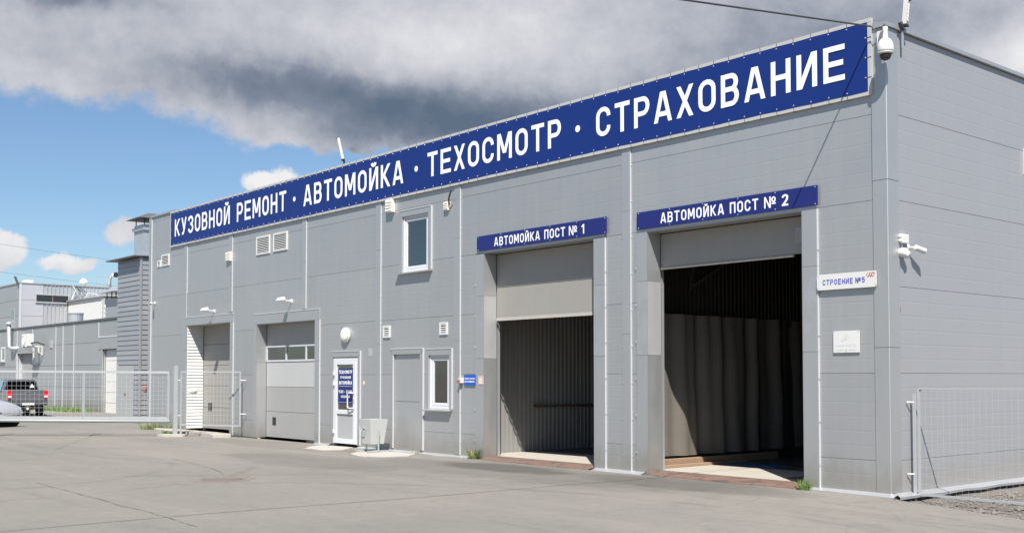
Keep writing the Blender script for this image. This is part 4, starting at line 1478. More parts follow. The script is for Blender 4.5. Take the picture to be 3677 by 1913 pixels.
hood(-12.20, -11.96, 5.245, 5.525, 0.10, 4, 'cream boxed vent tucked under the banner left of the upper window')
hood(-10.10, -9.95, 5.055, 5.23, 0.06, 4, 'small cream boxed vent right of the upper window')
hood(-20.14, -19.86, 4.80, 5.05, 0.08, 4, 'cream boxed vent above the first gate near its batten')
tag(MB().path([(-9.94, -0.03, 5.16), (-9.86, -0.10, 5.26), (-9.76, -0.14, 5.36), (-9.70, -0.15, 5.42)], 0.018, 6).build('exhaust_pipe', M_dark, None), 'thin dark pipe poking out beside the small vent right of the upper window', 'pipe')

# round bulkhead lamp
s = thing('wall_lamp', 'round white bulkhead lamp above the entrance door', 'lamp', (-13.92, -0.04, 2.38))
MB().lathe((-13.92, -0.001, 2.585), (0, -1, 0), [(0.165, 0.0), (0.178, 0.02), (0.178, 0.055), (0.16, 0.065)], 32).build('rim', M_white, s, smooth=True)
MB().lathe((-13.92, -0.066, 2.585), (0, -1, 0), [(0.157, 0.0), (0.145, 0.028), (0.11, 0.046), (0.05, 0.055), (0.0, 0.057)], 32).build('diffuser', M_glow, s, smooth=True)


def floodlight(x, z, lab):
    s = thing('floodlight', lab, 'floodlight', (x, -0.02, z - 0.1), group='white floodlights over the gates')
    MB().box(x - 0.06, x + 0.06, -0.012, -0.001, z - 0.08, z + 0.02).build('wall_plate', M_white, s)
    MB().path([(x, -0.012, z - 0.03), (x - 0.01, -0.16, z - 0.03), (x - 0.02, -0.22, z + 0.01)], 0.016, 8).build('arm', M_white, s)
    hb = MB()
    r0 = [(x - 0.10, -0.20, z - 0.015), (x + 0.07, -0.20, z - 0.015), (x + 0.05, -0.215, z + 0.065), (x - 0.08, -0.215, z + 0.065)]
    r1 = [(x - 0.115, -0.39, z - 0.035), (x + 0.085, -0.39, z - 0.035), (x + 0.05, -0.35, z + 0.040), (x - 0.08, -0.35, z + 0.040)]
    hb.loft([r0, r1])
    hb.build('housing', M_white, s, bevel=0.008)
    MB().quad((x - 0.095, -0.21, z - 0.022), (x + 0.065, -0.21, z - 0.022), (x + 0.075, -0.375, z - 0.039), (x - 0.105, -0.375, z - 0.039)).build('lens', M_dark, s)
    return s


floodlight(-20.95, 3.50, 'white floodlight on an arm over the deep first gate')
floodlight(-16.55, 3.55, 'white floodlight on an arm over the gate with three panes')


def bullet_camera(loc, d, lab, wall):
    """wall: unit vector from the wall outwards"""
    p = Vector(loc); w_ = Vector(wall); d = Vector(d).normalized()
    s = thing('bullet_camera', lab, 'camera', loc)
    MB().lathe(p, w_, [(0.05, 0.0), (0.05, 0.02), (0.03, 0.03)], 16).build('mount', M_white, s, smooth=False)
    MB().path([p + w_ * 0.02, p + w_ * 0.07 + d * 0.02, p + w_ * 0.09 + d * 0.05], 0.016, 8).build('arm', M_white, s)
    c = p + w_ * 0.10 + d * 0.02
    MB().lathe(c, d, [(0.030, 0.0), (0.040, 0.01), (0.040, 0.19), (0.034, 0.195), (0.030, 0.16)], 16).build('body', M_white, s, smooth=False)
    MB().lathe(c + d * 0.158, d, [(0.030, 0.0), (0.012, 0.006)], 12).build('lens', M_dark, s)
    return s


bullet_camera((-25.18, -0.001, 3.90), (0.9, -0.6, -0.25), 'small white bullet camera at the left end of the building', (0, -1, 0))
bullet_camera((0.001, 0.50, 3.42), (0.25, 0.9, -0.22), 'white bullet camera on the right-hand wall beside a turret camera', (1, 0, 0))
# junction box and turret camera
s = thing('junction_box', 'white cable junction box above the turret camera', 'junction box', (0.03, 0.345, 3.46))
MB().box(0.001, 0.075, 0.265, 0.425, 3.465, 3.59).build('housing', M_white, s, bevel=0.006)
for zz in (3.50, 3.555):
    MB().lathe((0.036, 0.265, zz), (0, -1, 0), [(0.022, 0.0), (0.022, 0.02), (0.012, 0.024)], 10).build('cable_gland', M_white, s)
s = thing('turret_camera', 'white ball camera with two dark lenses on the right-hand wall', 'camera', (0.05, 0.31, 3.25))
MB().lathe((0.001, 0.31, 3.335), (1, -0.15, -0.05), [(0.062, 0.0), (0.066, 0.02), (0.068, 0.05), (0.066, 0.08), (0.055, 0.105), (0.03, 0.118)], 20).build('base', M_white, s, smooth=True)
MB().lathe((0.075, 0.33, 3.315), (0.75, 0.45, -0.45), [(0.050, 0.0), (0.056, 0.02), (0.052, 0.045), (0.040, 0.055), (0.038, 0.050)], 20).build('eye', M_white, s, smooth=True)
c = Vector((0.075, 0.33, 3.315)) + Vector((0.75, 0.45, -0.45)).normalized() * 0.052
for k in (-1, 1):
    t_ = Vector((-0.45, 0.75, 0)).normalized() * 0.018 * k
    MB().lathe(c + t_, (0.75, 0.45, -0.45), [(0.012, 0.0), (0.010, 0.004)], 10).build('lens', M_black, s)
MB().path([(0.03, 0.30, 3.465), (0.045, 0.29, 3.43), (0.03, 0.31, 3.39)], 0.006, 5).build('lead', M_white, s)
# screw holes with rust on the right-hand corner trim
for zz in (3.16, 2.55):
    MB().box(0.0135, 0.0155, 0.255, 0.285, zz - 0.045, zz + 0.03).build('rust_spot', M_rust, B)

# PTZ dome at the corner
s = thing('dome_camera', 'large white dome camera on a bracket at the top corner', 'camera', (0.10, -0.2, 5.90))
MB().box(-0.105, -0.075, -0.045, -0.021, 6.09, 6.36).build('wall_plate', M_white, s)
MB().box(-0.07, 0.0, -0.10, -0.021, 6.08, 6.37).build('bracket_plate', M_white, s, bevel=0.006)
MB().path([(-0.035, -0.06, 6.27), (0.05, -0.16, 6.31), (0.12, -0.21, 6.32)], 0.032, 10).build('bracket_arm', M_white, s)
MB().lathe((0.13, -0.215, 6.02), (0, 0, 1), [(0.106, -0.01), (0.112, 0.02), (0.109, 0.08), (0.095, 0.13), (0.068, 0.17), (0.037, 0.19), (0.032, 0.27), (0.036, 0.33), (0.032, 0.345)], 28).build('housing', M_white, s, smooth=True)
MB().lathe((0.13, -0.215, 6.01), (0, 0, -1), [(0.110, 0.0), (0.100, 0.02), (0.082, 0.026)], 28).build('ring', M_frame, s, smooth=True)
MB().lathe((0.13, -0.215, 5.99), (0, 0, -1), [(0.080, 0.0), (0.077, 0.03), (0.062, 0.065), (0.03, 0.084), (0.0, 0.088)], 24).build('dome', mat('smoked_dome', (0.035, 0.028, 0.024), 0.12), s, smooth=True)


# LED street-light heads on the parapet
def led_head(base, up, face, n, lab, length, bracket):
    s = thing('led_floodlight', lab, 'floodlight', base, group='led floodlight bars on the parapet')
    b = Vector(base); u = Vector(up).normalized(); f = Vector(face).normalized(); w_ = u.cross(f).normalized(); f = w_.cross(u).normalized()
    def pt(a, c, d): return tuple(b + u * a + w_ * c + f * d)
    hw = 0.055
    h = MB()
    h.loft([[pt(0.0, -hw, -0.03), pt(0.0, hw, -0.03), pt(0.0, hw, 0.03), pt(0.0, -hw, 0.03)], [pt(length, -hw, -0.03), pt(length, hw, -0.03), pt(length, hw, 0.03), pt(length, -hw, 0.03)]])
    h.build('housing', M_frame, s)
    MB().loft([[pt(0.02, -hw * .8, 0.0305), pt(0.02, hw * .8, 0.0305), pt(0.02, hw * .8, 0.033), pt(0.02, -hw * .8, 0.033)], [pt(length - .02, -hw * .8, 0.0305), pt(length - .02, hw * .8, 0.0305), pt(length - .02, hw * .8, 0.033), pt(length - .02, -hw * .8, 0.033)]]).build('lens_plate', M_galv, s)
    for i in range(n):
        a = 0.05 + (length - 0.10) * (i + .5) / n
        q = length / n * .30
        m_ = MB()
        for sx in (-1, 1):
            for sz in (-1, 1):
                m_.lathe(Vector(pt(a + sz * q * .5, sx * 0.018, 0.033)), f, [(0.013, 0.0), (0.009, 0.008), (0.0, 0.011)], 8)
        m_.build('led_cluster', M_glow, s)
    for e in (0.0, length):
        k = 0.012 if e else -0.012
        MB().loft([[pt(e, -hw * 1.1, -0.035), pt(e, hw * 1.1, -0.035), pt(e, hw * 1.1, 0.05), pt(e, -hw * 1.1, 0.05)], [pt(e + k, -hw * 1.1, -0.035), pt(e + k, hw * 1.1, -0.035), pt(e + k, hw * 1.1, 0.05), pt(e + k, -hw * 1.1, 0.05)]]).build('end_cap', M_dark, s)
    bracket(s)
    return s


def br1(s):
    MB().box(0.055, 0.065, 0.33, 0.375, 6.20, 6.46).build('bracket', M_galv, s)
    MB().prism([(0.045, 0.25, 6.535), (0.045, 0.34, 6.44), (0.045, 0.36, 6.44), (0.045, 0.30, 6.56)], (0.05, 0, 0)).build('arm', M_dark, s)
    MB().path([(0.07, 0.35, 6.52), (0.06, 0.37, 6.46), (0.06, 0.33, 6.43)], 0.006, 5).build('lead', M_dark, s)


def br2(s):
    MB().path([(-14.12, 0.06, 6.52), (-14.13, 0.04, 6.62), (-14.14, 0.02, 6.73)], 0.025, 6).build('bracket', M_dark, s)


led_head((0.09, 0.36, 6.52), (0.04, 0.10, 1.0), (1.0, 0.35, -0.15), 5, 'led floodlight bar with lens clusters above the dome camera', 0.36, br1)
led_head((-14.13, 0.0, 6.74), (-0.22, -0.12, 1.0), (-0.6, -0.8, -0.2), 3, 'led floodlight bar standing on the roof edge above the banner', 0.53, br2)


# ------------------------------------------------------------------ small things in the yard
# litter bin
BXc, BYc = -12.02, -0.50
gb_ = gz(BXc, BYc) + 0.012
s = thing('litter_bin', 'grey tapered sheet-metal litter bin on a stand beside the entrance', 'litter bin', (BXc, BYc, gb_))
def ring(hw, z, yo=0.0): return [(BXc - hw, BYc - hw + yo, z), (BXc + hw, BYc - hw + yo, z), (BXc + hw, BYc + hw + yo, z), (BXc - hw, BYc + hw + yo, z)]
MB().loft([ring(0.165, 0.17), ring(0.225, 0.70), ring(0.215, 0.70), ring(0.158, 0.185)]).build('body', M_binpaint, s)
MB().path([(BXc - 0.12, BYc - 0.20, 0.50), (BXc - 0.10, BYc - 0.24, 0.42), (BXc + 0.0, BYc - 0.24, 0.42), (BXc + 0.02, BYc - 0.20, 0.50), (BXc - 0.05, BYc - 0.225, 0.52), (BXc - 0.12, BYc - 0.20, 0.50)], 0.008, 5).build('carry_handle', M_galv, s)
for sx in (-1, 1):
    MB().path([(BXc + sx * 0.24, BYc - 0.02, 0.46), (BXc + sx * 0.235, BYc - 0.02, 0.04)], 0.017, 8).build('leg', M_galv, s)
bs = MB()
bs.box(BXc - 0.30, BXc + 0.30, BYc - 0.05, BYc + 0.0, gb_ + 0.002, gb_ + 0.04)
bs.box(BXc - 0.26, BXc - 0.21, BYc - 0.30, BYc + 0.25, gb_ + 0.001, gb_ + 0.036); bs.box(BXc + 0.21, BXc + 0.26, BYc - 0.30, BYc + 0.25, gb_ + 0.001, gb_ + 0.036)
bs.build('base_bars', M_fence, s)

# potted plant behind the narrow window
s = thing('potted_plant', 'small green plant in a white pot behind the narrow window', 'plant', (-10.10, 0.22, 0.98))
MB().lathe((-10.10, 0.24, 0.985), (0, 0, 1), [(0.075, 0.0), (0.10, 0.11), (0.115, 0.115), (0.115, 0.14), (0.09, 0.14)], 16).build('pot', M_white, s)
rnd = random.Random(4)
pm = MB()
for i in range(26):
    a = rnd.uniform(0, 6.28); l = rnd.uniform(0.12, 0.30); t_ = rnd.uniform(0.1, 0.55)
    b0 = Vector((-10.10 + 0.03 * math.cos(a), 0.24 + 0.03 * math.sin(a), 1.12))
    d = Vector((math.cos(a) * t_, math.sin(a) * t_, 1)).normalized()
    sd = Vector((-math.sin(a), math.cos(a), 0)) * 0.018
    m1 = b0 + d * l * .55
    pm.add([b0 - sd * .4, b0 + sd * .4, m1 + sd, b0 + d * l, m1 - sd], [(0, 1, 2, 4), (4, 2, 3)])
pm.build('leaves', M_plant, s)
MB().box(-10.66, -9.96, 0.11, 0.42, 0.945, 0.975).build('window_board', M_white, B)

# manhole cover
M_iron = mat('worn_iron', (0.175, 0.145, 0.125), 0.7, 0.0, 0.25, 8.0, 0.4, 60.0)
mx, my = -8.45, -5.7
mz = gz(mx, my) + 0.006
s = thing('manhole_cover', 'rusty round manhole cover sunk in the asphalt', 'manhole cover', (mx, my, mz))
MB().lathe((mx, my, mz), (0, 0, 1), [(0.36, -0.02), (0.36, 0.010), (0.31, 0.012), (0.31, 0.002)], 32).build('rim', M_iron, s)
MB().lathe((mx, my, mz), (0, 0, 1), [(0.305, -0.02), (0.305, 0.004), (0.0, 0.004)], 32).build('lid', M_iron, s)
for i in range(7):
    q = -0.24 + 0.08 * i
    hl = math.sqrt(max(0.29 ** 2 - q * q, 0.01))
    ca, sa = math.cos(R(38)), math.sin(R(38))
    c0 = Vector((mx - ca * hl - sa * q, my - sa * hl + ca * q, mz + 0.004)); c1 = Vector((mx + ca * hl - sa * q, my + sa * hl + ca * q, mz + 0.004))
    n_ = Vector((-sa, ca, 0)) * 0.016
    MB().prism([c0 - n_, c1 - n_, c1 + n_, c0 + n_], (0, 0, 0.012)).build('rib', M_iron, s)
sheet('manhole_surround', mat('broken_asphalt', (0.19, 0.165, 0.14), 0.95, 0.0, 0.35, 8.0, 0.8, 30.0), [(mx + 0.52 * math.cos(a * .523), my + 0.52 * math.sin(a * .523)) for a in range(12)], 0.005, jitter=0.06, sub=3)

# concrete apron of the first gate, broken at the front
rnd = random.Random(21)
def slab(name, m, outline, z0, z1, lab, cat, sub=4, jit=0.03):
    out = []
    for i, p in enumerate(outline):
        q = outline[(i + 1) % len(outline)]
        for k in range(sub):
            t = k / sub
            out.append((p[0] + (q[0] - p[0]) * t + rnd.uniform(-jit, jit), p[1] + (q[1] - p[1]) * t + rnd.uniform(-jit, jit)))
    mb = MB()
    bot = [(x, y, z0) for x, y in out]; top = [(x, y, z1 + rnd.uniform(-.008, .008)) for x, y in out]
    cx = sum(p[0] for p in out) / len(out); cy = sum(p[1] for p in out) / len(out)
    inn = [(cx + (x - cx) * .6, cy + (y - cy) * .6, z1) for x, y in out]
    mb.loft([bot, top, inn])
    return tag(mb.build(name, m, None), lab, cat)
slab('concrete_apron', M_conc, [(-24.15, -0.35), (-22.9, -0.06), (-19.75, -0.06), (-19.2, -0.30), (-19.45, -0.72), (-21.0, -0.55), (-22.2, -0.80), (-23.6, -0.62)], -0.06, 0.075, 'broken pale concrete apron in front of the first gate', 'apron')
slab('gate_footing', M_conc, [(-21.45, -1.35), (-21.2, -0.95), (-20.6, -0.92), (-20.35, -1.2), (-20.6, -1.55), (-21.1, -1.6)], -0.05, 0.045, 'pale concrete footing round the tall gate post', 'footing', jit=0.04)
tag(MB().loft([[(-22.59, -6.25, -0.03), (-21.89, -5.65, -0.03), (-22.09, -5.35, -0.03), (-22.84, -5.95, -0.03)], [(-22.56, -6.22, 0.34), (-21.91, -5.67, 0.36), (-22.10, -5.38, 0.35), (-22.81, -5.96, 0.33)]]).build('concrete_block', M_concrete, None, bevel=0.02), 'rough concrete block at the left edge below the gate', 'block')


# grass tufts
def tuft(x, y, n, h, spread, lab, seed, straw=0.2):
    rnd = random.Random(seed)
    z = gz(x, y)
    s = thing('grass_tuft', lab, 'grass', (x, y, z))
    for nm, m, cnt in (('blades', M_leaf, int(n * (1 - straw))), ('dry_stalks', M_straw, int(n * straw))):
        mb = MB()
        for _ in range(cnt):
            a = rnd.uniform(0, 6.28); r = spread * rnd.random() ** .7
            b0 = Vector((x + r * math.cos(a), y + r * math.sin(a) * .6, z - 0.005))
            l = h * rnd.uniform(.35, 1.0) * (1.25 if nm == 'dry_stalks' else 1)
            d = Vector((math.cos(a) * rnd.uniform(0, .5), math.sin(a) * rnd.uniform(0, .5), 1)).normalized()
            b = rnd.uniform(0, 6.28)
            sd = Vector((math.cos(b), math.sin(b), 0)) * (0.008 if nm == 'blades' else 0.004)
            bend = Vector((math.cos(a), math.sin(a), -.2)) * l * rnd.uniform(0.05, .45)
            m1 = b0 + d * l * .6 + bend * .3
            mb.add([b0 - sd, b0 + sd, m1 + sd * .8, b0 + d * l + bend, m1 - sd * .8], [(0, 1, 2, 4), (4, 2, 3)])
        if cnt:
            mb.build(nm, m, s)
    return s


tuft(-9.02, -0.12, 90, 0.30, 0.10, 'grass tuft at the left foot of the first wash bay', 1, .3)
tuft(-1.30, -0.14, 80, 0.20, 0.11, 'grass tuft at the right foot of the second wash bay', 2)
tuft(-22.0, -0.92, 90, 0.14, 0.16, 'left grass tuft in front of the broken apron', 3, .1)
tuft(-21.45, -0.98, 70, 0.15, 0.14, 'right grass tuft in front of the broken apron', 4, .1)
tuft(-25.2, -0.15, 130, 0.26, 0.32, 'weeds at the left corner of the building foot', 5, .3)
tuft(-24.5, -0.12, 90, 0.24, 0.22, 'weeds under the wall behind the sliding gate', 6, .15)
tuft(-23.7, -0.12, 110, 0.26, 0.26, 'weeds against the wall beside the tall gate post', 7, .25)
tuft(-10.98, -0.12, 20, 0.10, 0.10, 'sparse dry grass at the foot of the blocked doorway', 8, .6)

# ------------------------------------------------------------------ fences
def mesh_panel(parent, P, Q, z0, z1, zq0, zq1, px, pz, r=0.0026):
    """welded wires between P and Q; z-range at P and at Q"""
    P, Q = Vector(P), Vector(Q)
    L = (Q - P).length
    mb = MB()
    n = max(int(L / px), 1)
    for i in range(1, n):
        t = i / n
        c = P.lerp(Q, t)
        mb.tube((c.x, c.y, z0 + (zq0 - z0) * t), (c.x, c.y, z1 + (zq1 - z1) * t), r, 4, caps=False)
    m = max(int((z1 - z0) / pz), 1)
    for j in range(1, m):
        s_ = j / m
        mb.tube((P.x, P.y - r * 2, z0 + (z1 - z0) * s_), (Q.x, Q.y - r * 2, zq0 + (zq1 - zq0) * s_), r, 4, caps=False)
    o = mb.build('wire_mesh', M_wire, parent)
    o['kind'] = 'stuff'
    return o


def beam(name, m, parent, p, q, w, h):
    """rectangular bar between two points (horizontal-ish), w across, h high"""
    p, q = Vector(p), Vector(q)
    d = (q - p).normalized()
    n = Vector((-d.y, d.x, 0))
    n = n.normalized() * w / 2 if n.length > 1e-6 else Vector((w / 2, 0, 0))
    u = Vector((0, 0, h / 2))
    mb = MB()
    mb.loft([[p - n - u, p + n - u, p + n + u, p - n + u], [q - n - u, q + n - u, q + n + u, q - n + u]])
    return mb.build(name, m, parent)


P0 = Vector((-20.97, -1.22, 0.0)); dirg = Vector((-3.05, -3.62, 0)).normalized()
s = thing('sliding_gate', 'grey mesh sliding gate across the yard entrance at the left', 'gate', tuple(P0))
E_ = P0 + dirg * 7.2
def gp(t, z): q = P0 + dirg * t; return (q.x, q.y, z + 0.006 * t)
beam('top_rail', M_fence, s, gp(0.06, 1.735), gp(7.2, 1.735), 0.05, 0.06)
beam('bottom_rail', M_fence, s, gp(0.06, 0.475), gp(7.2, 0.475), 0.05, 0.07)
MB().tube(gp(0.04, 0.392), gp(7.2, 0.392), 0.046, 12).build('track_pipe', M_fence, s, smooth=True)
for t in (0.10, 2.42, 4.9, 7.17):
    q0, q1 = gp(t, 0.511), gp(t, 1.704)
    MB().box(q0[0] - 0.035, q0[0] + 0.035, q0[1] - 0.028, q0[1] + 0.028, q0[2], q1[2]).build('stile', M_fence, s)
mesh_panel(s, gp(0.12, 0)[:2] + (0,), gp(7.15, 0)[:2] + (0,), 0.51, 1.706, 0.55, 1.745, 0.125, 0.118)

s = thing('gate_post', 'tall grey square post at the end of the sliding gate', 'post', (-20.90, -1.14, 0.0))
MB().box(-20.95, -20.85, -1.19, -1.09, -0.05, 1.93).build('shaft', M_fence, s, bevel=0.006)
MB().box(-20.955, -20.845, -1.195, -1.085, 1.931, 1.945).build('cap', M_fence, s)
bag = thing('plastic_bag', 'crumpled white plastic bag tied to the short mesh panel', 'bag', (-20.35, -0.86, 1.15))
rnd = random.Random(9)
def blob(c, rx, ry, rz, seed, nn=10):
    rnd = random.Random(seed)
    rings = []
    for i in range(nn + 1):
        th = math.pi * i / nn
        rr = math.sin(th)
        rings.append([(c[0] + rx * rr * math.cos(2 * math.pi * k / 12) * rnd.uniform(.8, 1.2), c[1] + ry * rr * math.sin(2 * math.pi * k / 12) * rnd.uniform(.8, 1.2), c[2] + rz * math.cos(th) * rnd.uniform(.9, 1.1)) for k in range(12)])
    return MB().loft(rings)
blob((-20.33, -0.88, 1.22), 0.13, 0.10, 0.075, 5).build('bag_body', M_white, bag, smooth=True)
blob((-20.47, -0.93, 1.215), 0.05, 0.04, 0.035, 6).build('bag_knot', M_white, bag, smooth=True)

A_ = Vector((-20.80, -1.03, 0)); C_ = Vector((-19.02, -0.16, 0))
s = thing('mesh_fence', 'short grey mesh panel between the gate post and the wall', 'fence', tuple(A_))
def pp(t, z): q = A_.lerp(C_, t); return (q.x, q.y, z)
beam('frame_rail', M_fence, s, pp(0, 1.745), pp(1, 1.745), 0.03, 0.035)
beam('frame_rail', M_fence, s, pp(0, 0.305), pp(1, 0.305), 0.03, 0.035)
for t in (0.0, 1.0):
    q0 = pp(t, 0)
    MB().box(q0[0] - 0.02, q0[0] + 0.02, q0[1] - 0.018, q0[1] + 0.018, 0.0 if t == 0 else 0.287, 1.765).build('frame_post', M_fence, s)
mesh_panel(s, pp(0.02, 0), pp(0.98, 0), 0.325, 1.725, 0.325, 1.725, 0.115, 0.118)
for z in (1.52, 0.62):
    MB().tube((-19.0, -0.16, z), (-18.92, -0.03, z), 0.012, 6).build('bracket', M_white, s)
for z in (1.52, 0.55):
    MB().tube((-20.84, -1.09, z), (-20.80, -1.03, z), 0.012, 6).build('bracket', M_white, s)

s = thing('mesh_fence', 'grey mesh fence leading off from the right-hand wall', 'fence', (0.1, 0.5, -0.12))
MB().box(0.075, 0.107, 0.457, 0.487, -0.12, 1.385).build('end_post', M_fence, s)
beam('top_rail', M_fence, s, (0.125, 0.52, 1.455), (4.2, 0.52, 1.455), 0.022, 0.024)
beam('bottom_rail', M_fence, s, (0.12, 0.50, -0.005), (4.2, 0.50, -0.005), 0.025, 0.032)
MB().box(0.12, 0.15, 0.50, 0.53, 0.02, 1.437).build('frame_stile', M_fence, s)
MB().box(4.17, 4.22, 0.48, 0.53, -0.15, 1.50).build('end_post', M_fence, s)
mesh_panel(s, (0.15, 0.51, 0), (4.17, 0.51, 0), 0.02, 1.437, 0.02, 1.437, 0.085, 0.117, r=0.0010)
for z in (1.26, 0.27):
    MB().tube((0.016, 0.40, z + 0.006), (0.09, 0.465, z), 0.010, 6).build('bracket', M_white, s)
MB().box(0.125, 0.165, 0.505, 0.535, 1.425, 1.437).build('rail_cap', M_dark, s)

# ------------------------------------------------------------------ cables
def cable(name, p, q, r, sag, lab, n=24):
    p, q = Vector(p), Vector(q)
    pts = []
    for i in range(n + 1):
        t = i / n
        c = p.lerp(q, t)
        c.z -= sag * 4 * t * (1 - t)
        pts.append(c)
    return tag(MB().path(pts, r, 5).build(name, M_dark, None), lab, 'cable')


A0 = Vector((-0.13, -0.14, 6.45)); wv = Vector((-0.0868, -0.9916, -0.0958))
cable('overhead_cable', A0, A0 + wv * 24.0, 0.013, 0.0, 'dark overhead cable running to the top corner of the banner')
tag(MB().path([(-0.13, -0.14, 6.45), (-0.09, -0.12, 6.40), (-0.02, -0.08, 6.39), (0.03, -0.06, 6.46)], 0.008, 5).build('cable_tail', M_dark, None), 'short dark cable tail looping over the parapet corner', 'cable')
pe = A0 + wv * 24.0
s = thing('utility_pole', 'wooden utility pole carrying the overhead cable', 'pole', (pe.x, pe.y - 0.1, 0))
MB().tube((pe.x, pe.y - 0.12, -0.2), (pe.x, pe.y - 0.12, 6.0), 0.11, 12, 0.085).build('shaft', M_wood, s)
def azel(az, el, d):
    az, el = R(az), R(el)
    return cam.location + Vector((math.sin(az) * math.cos(el), math.cos(az) * math.cos(el), math.sin(el))) * d
cable('sky_wire', azel(-80.0, 6.9, 75), azel(-66.0, 5.35, 70), 0.008, 0.15, 'upper thin wire crossing the sky at the left')
cable('sky_wire', azel(-80.0, 5.55, 75), azel(-66.0, 4.15, 70), 0.008, 0.15, 'lower thin wire crossing the sky at the left')

# ------------------------------------------------------------------ boarded annex at the left end
X0, X1, Y0, Y1, ZT = -33.30, -31.05, 1.86, 7.0, 5.96
gz0 = -0.15
A = thing('boarded_annex', 'narrow tower clad in grey horizontal boards left of the main building', 'building', ((X0 + X1) / 2, 4.0, gz0))
box('core', M_backing, A, X0 + 0.05, X1 - 0.05, Y0 + 0.05, Y1, gz0, ZT - 0.06)
z = gz0 + 0.02
p_ = 0.182
while z < ZT - 0.05:
    z1_ = min(z + p_ - 0.006, ZT)
    xr = X0 if z > 2.02 else -31.62
    if z > 2.02 or True:
        MB().prism([(xr, Y0 - 0.002, z), (xr, Y0 + 0.018, z1_), (xr, Y0 + 0.05, z1_), (xr, Y0 + 0.05, z)], (X1 - 0.06 - xr, 0, 0)).build('siding_board', M_siding, A)
    MB().prism([(X1 + 0.002, Y0 + 0.06, z), (X1 - 0.018, Y0 + 0.06, z1_), (X1 - 0.05, Y0 + 0.06, z1_), (X1 - 0.05, Y0 + 0.06, z)], (0, Y1 - Y0 - 0.06, 0)).build('siding_board', M_siding, A)
    z += p_
MB().box(X1 - 0.058, X1 + 0.014, Y0 - 0.012, Y0 + 0.058, gz0, ZT).build('corner_post', M_trim, A)
dd = MB().box(X0 + 0.04, -31.66, Y0 - 0.01, Y0 + 0.03, gz0, 2.03).build('door', mat('old_grey_door', (0.33, 0.34, 0.33), 0.6, 0.0, 0.06, 2.0, 0.1, 3.0, 0.06, dirt=((0.24, 0.15, 0.10), 0.64, 0.72, 1.3)), A)
MB().lathe((-32.35, Y0 - 0.01, 0.98), (0, -1, 0), [(0.05, 0.0), (0.05, 0.02), (0.02, 0.05)], 10).build('handle', M_rust, dd)
rf = MB()
rf.prism([(X0 - 0.50, Y0 - 0.28, ZT + 0.02), (X1 + 0.08, Y0 - 0.28, ZT + 0.02), (X1 + 0.08, Y0 - 0.28, ZT + 0.06), (X0 - 0.50, Y0 - 0.28, ZT + 0.06)], (0, Y1 - Y0 + 0.6, 0.12))
rf.build('roof', M_roofing, A)
D2 = thing('vent_shaft', 'grey sheet-metal vent shaft with a raised cap on the annex roof', 'vent shaft', (-31.75, 2.5, 6.1))
MB().box(-32.2, -31.3, 2.05, 2.95, 6.04, 7.22).build('shaft', M_galv, D2)
MB().box(-32.26, -31.24, 1.99, 3.01, 7.0, 7.12).build('collar', M_galv, D2)
MB().box(-32.24, -31.26, 2.01, 2.99, 6.05, 6.12).build('collar', M_galv, D2)
for x in (-32.15, -31.35):
    for y in (2.1, 2.9):
        MB().box(x - 0.015, x + 0.015, y - 0.015, y + 0.015, 7.22, 7.44).build('strut', M_dark, D2)
cp = MB()
cp.loft([[(-32.45, 1.80, 7.43), (-31.05, 1.80, 7.43), (-31.05, 3.2, 7.43), (-32.45, 3.2, 7.43)], [(-31.9, 2.35, 7.68), (-31.6, 2.35, 7.68), (-31.6, 2.65, 7.68), (-31.9, 2.65, 7.68)]])
cp.build('cap', M_roofing, D2)
tag(MB().box(X1 + 0.01, X1 + 0.05, 2.0, 2.10, 1.13, 1.28).build('valve_handle', M_redbtn, None, bevel=0.008), 'small red switch on the side of the boarded annex', 'switch')

# ------------------------------------------------------------------ low building at the left
YL = 7.45
GZL = -0.32
Lb = thing('low_workshop', 'low grey panelled workshop behind the parked pickup', 'building', (-60, YL, GZL))
LX = [-76.0, -68.9, -65.04, -61.98, -57.66, -56.40, -54.58, -50.74, -46.0]
LZ = [GZL, 1.05, 2.25, 3.45, 4.58]
LOPEN = [(-50.22, -48.05, GZL, 3.06), (-65.0, -62.03, GZL, 3.05), (-61.92, -60.75, 2.40, 3.50), (-68.6, -67.65, 2.60, 3.55)]
for i in range(len(LX) - 1):
    for j in range(len(LZ) - 1):
        rects = [(LX[i] + 0.006, LX[i + 1] - 0.006, LZ[j] + 0.008, LZ[j + 1] - 0.008)]
        for h in LOPEN:
            rects = rect_minus(rects, h)
        for a, b, c, d in rects:
            if b - a > 0.05 and d - c > 0.05:
                MB().box(a, b, YL, YL + 0.08, c, d).build('wall_panel', M_panel, Lb)
ln = MB()
rects = [(-76, -46, GZL, 4.5)]
for h in LOPEN:
    rects = rect_minus(rects, h)
for a, b, c, d in rects:
    ln.box(a, b, YL + 0.05, YL + 0.07, c, d)
ln.box(-50.22, -48.05, YL + 0.30, YL + 0.35, GZL, 3.06)
ln.build('wall_lining', M_backing, Lb)
for x in LX[1:-1]:
    z0 = 3.1 if x in (-65.04, -61.98) else (3.70 if x == -50.74 else GZL)
    MB().box(x - 0.10, x, YL - 0.02, YL - 0.001, z0, 4.58).build('batten', M_edge, Lb)
MB().box(-76, -46, YL - 0.06, YL + 10, 4.60, 4.70).build('roof', M_roofing, Lb)
MB().box(-46.1, -46.0, YL + 0.081, YL + 10, GZL, 4.6).build('end_wall', M_panel, Lb)
MB().box(-76.0, -75.9, YL + 0.081, YL + 10, GZL, 4.6).build('end_wall', M_panel, Lb)
wd_ = MB().box(-50.19, -48.08, YL + 0.20, YL + 0.25, GZL, 3.03).build('white_gate', M_siding_w, Lb)
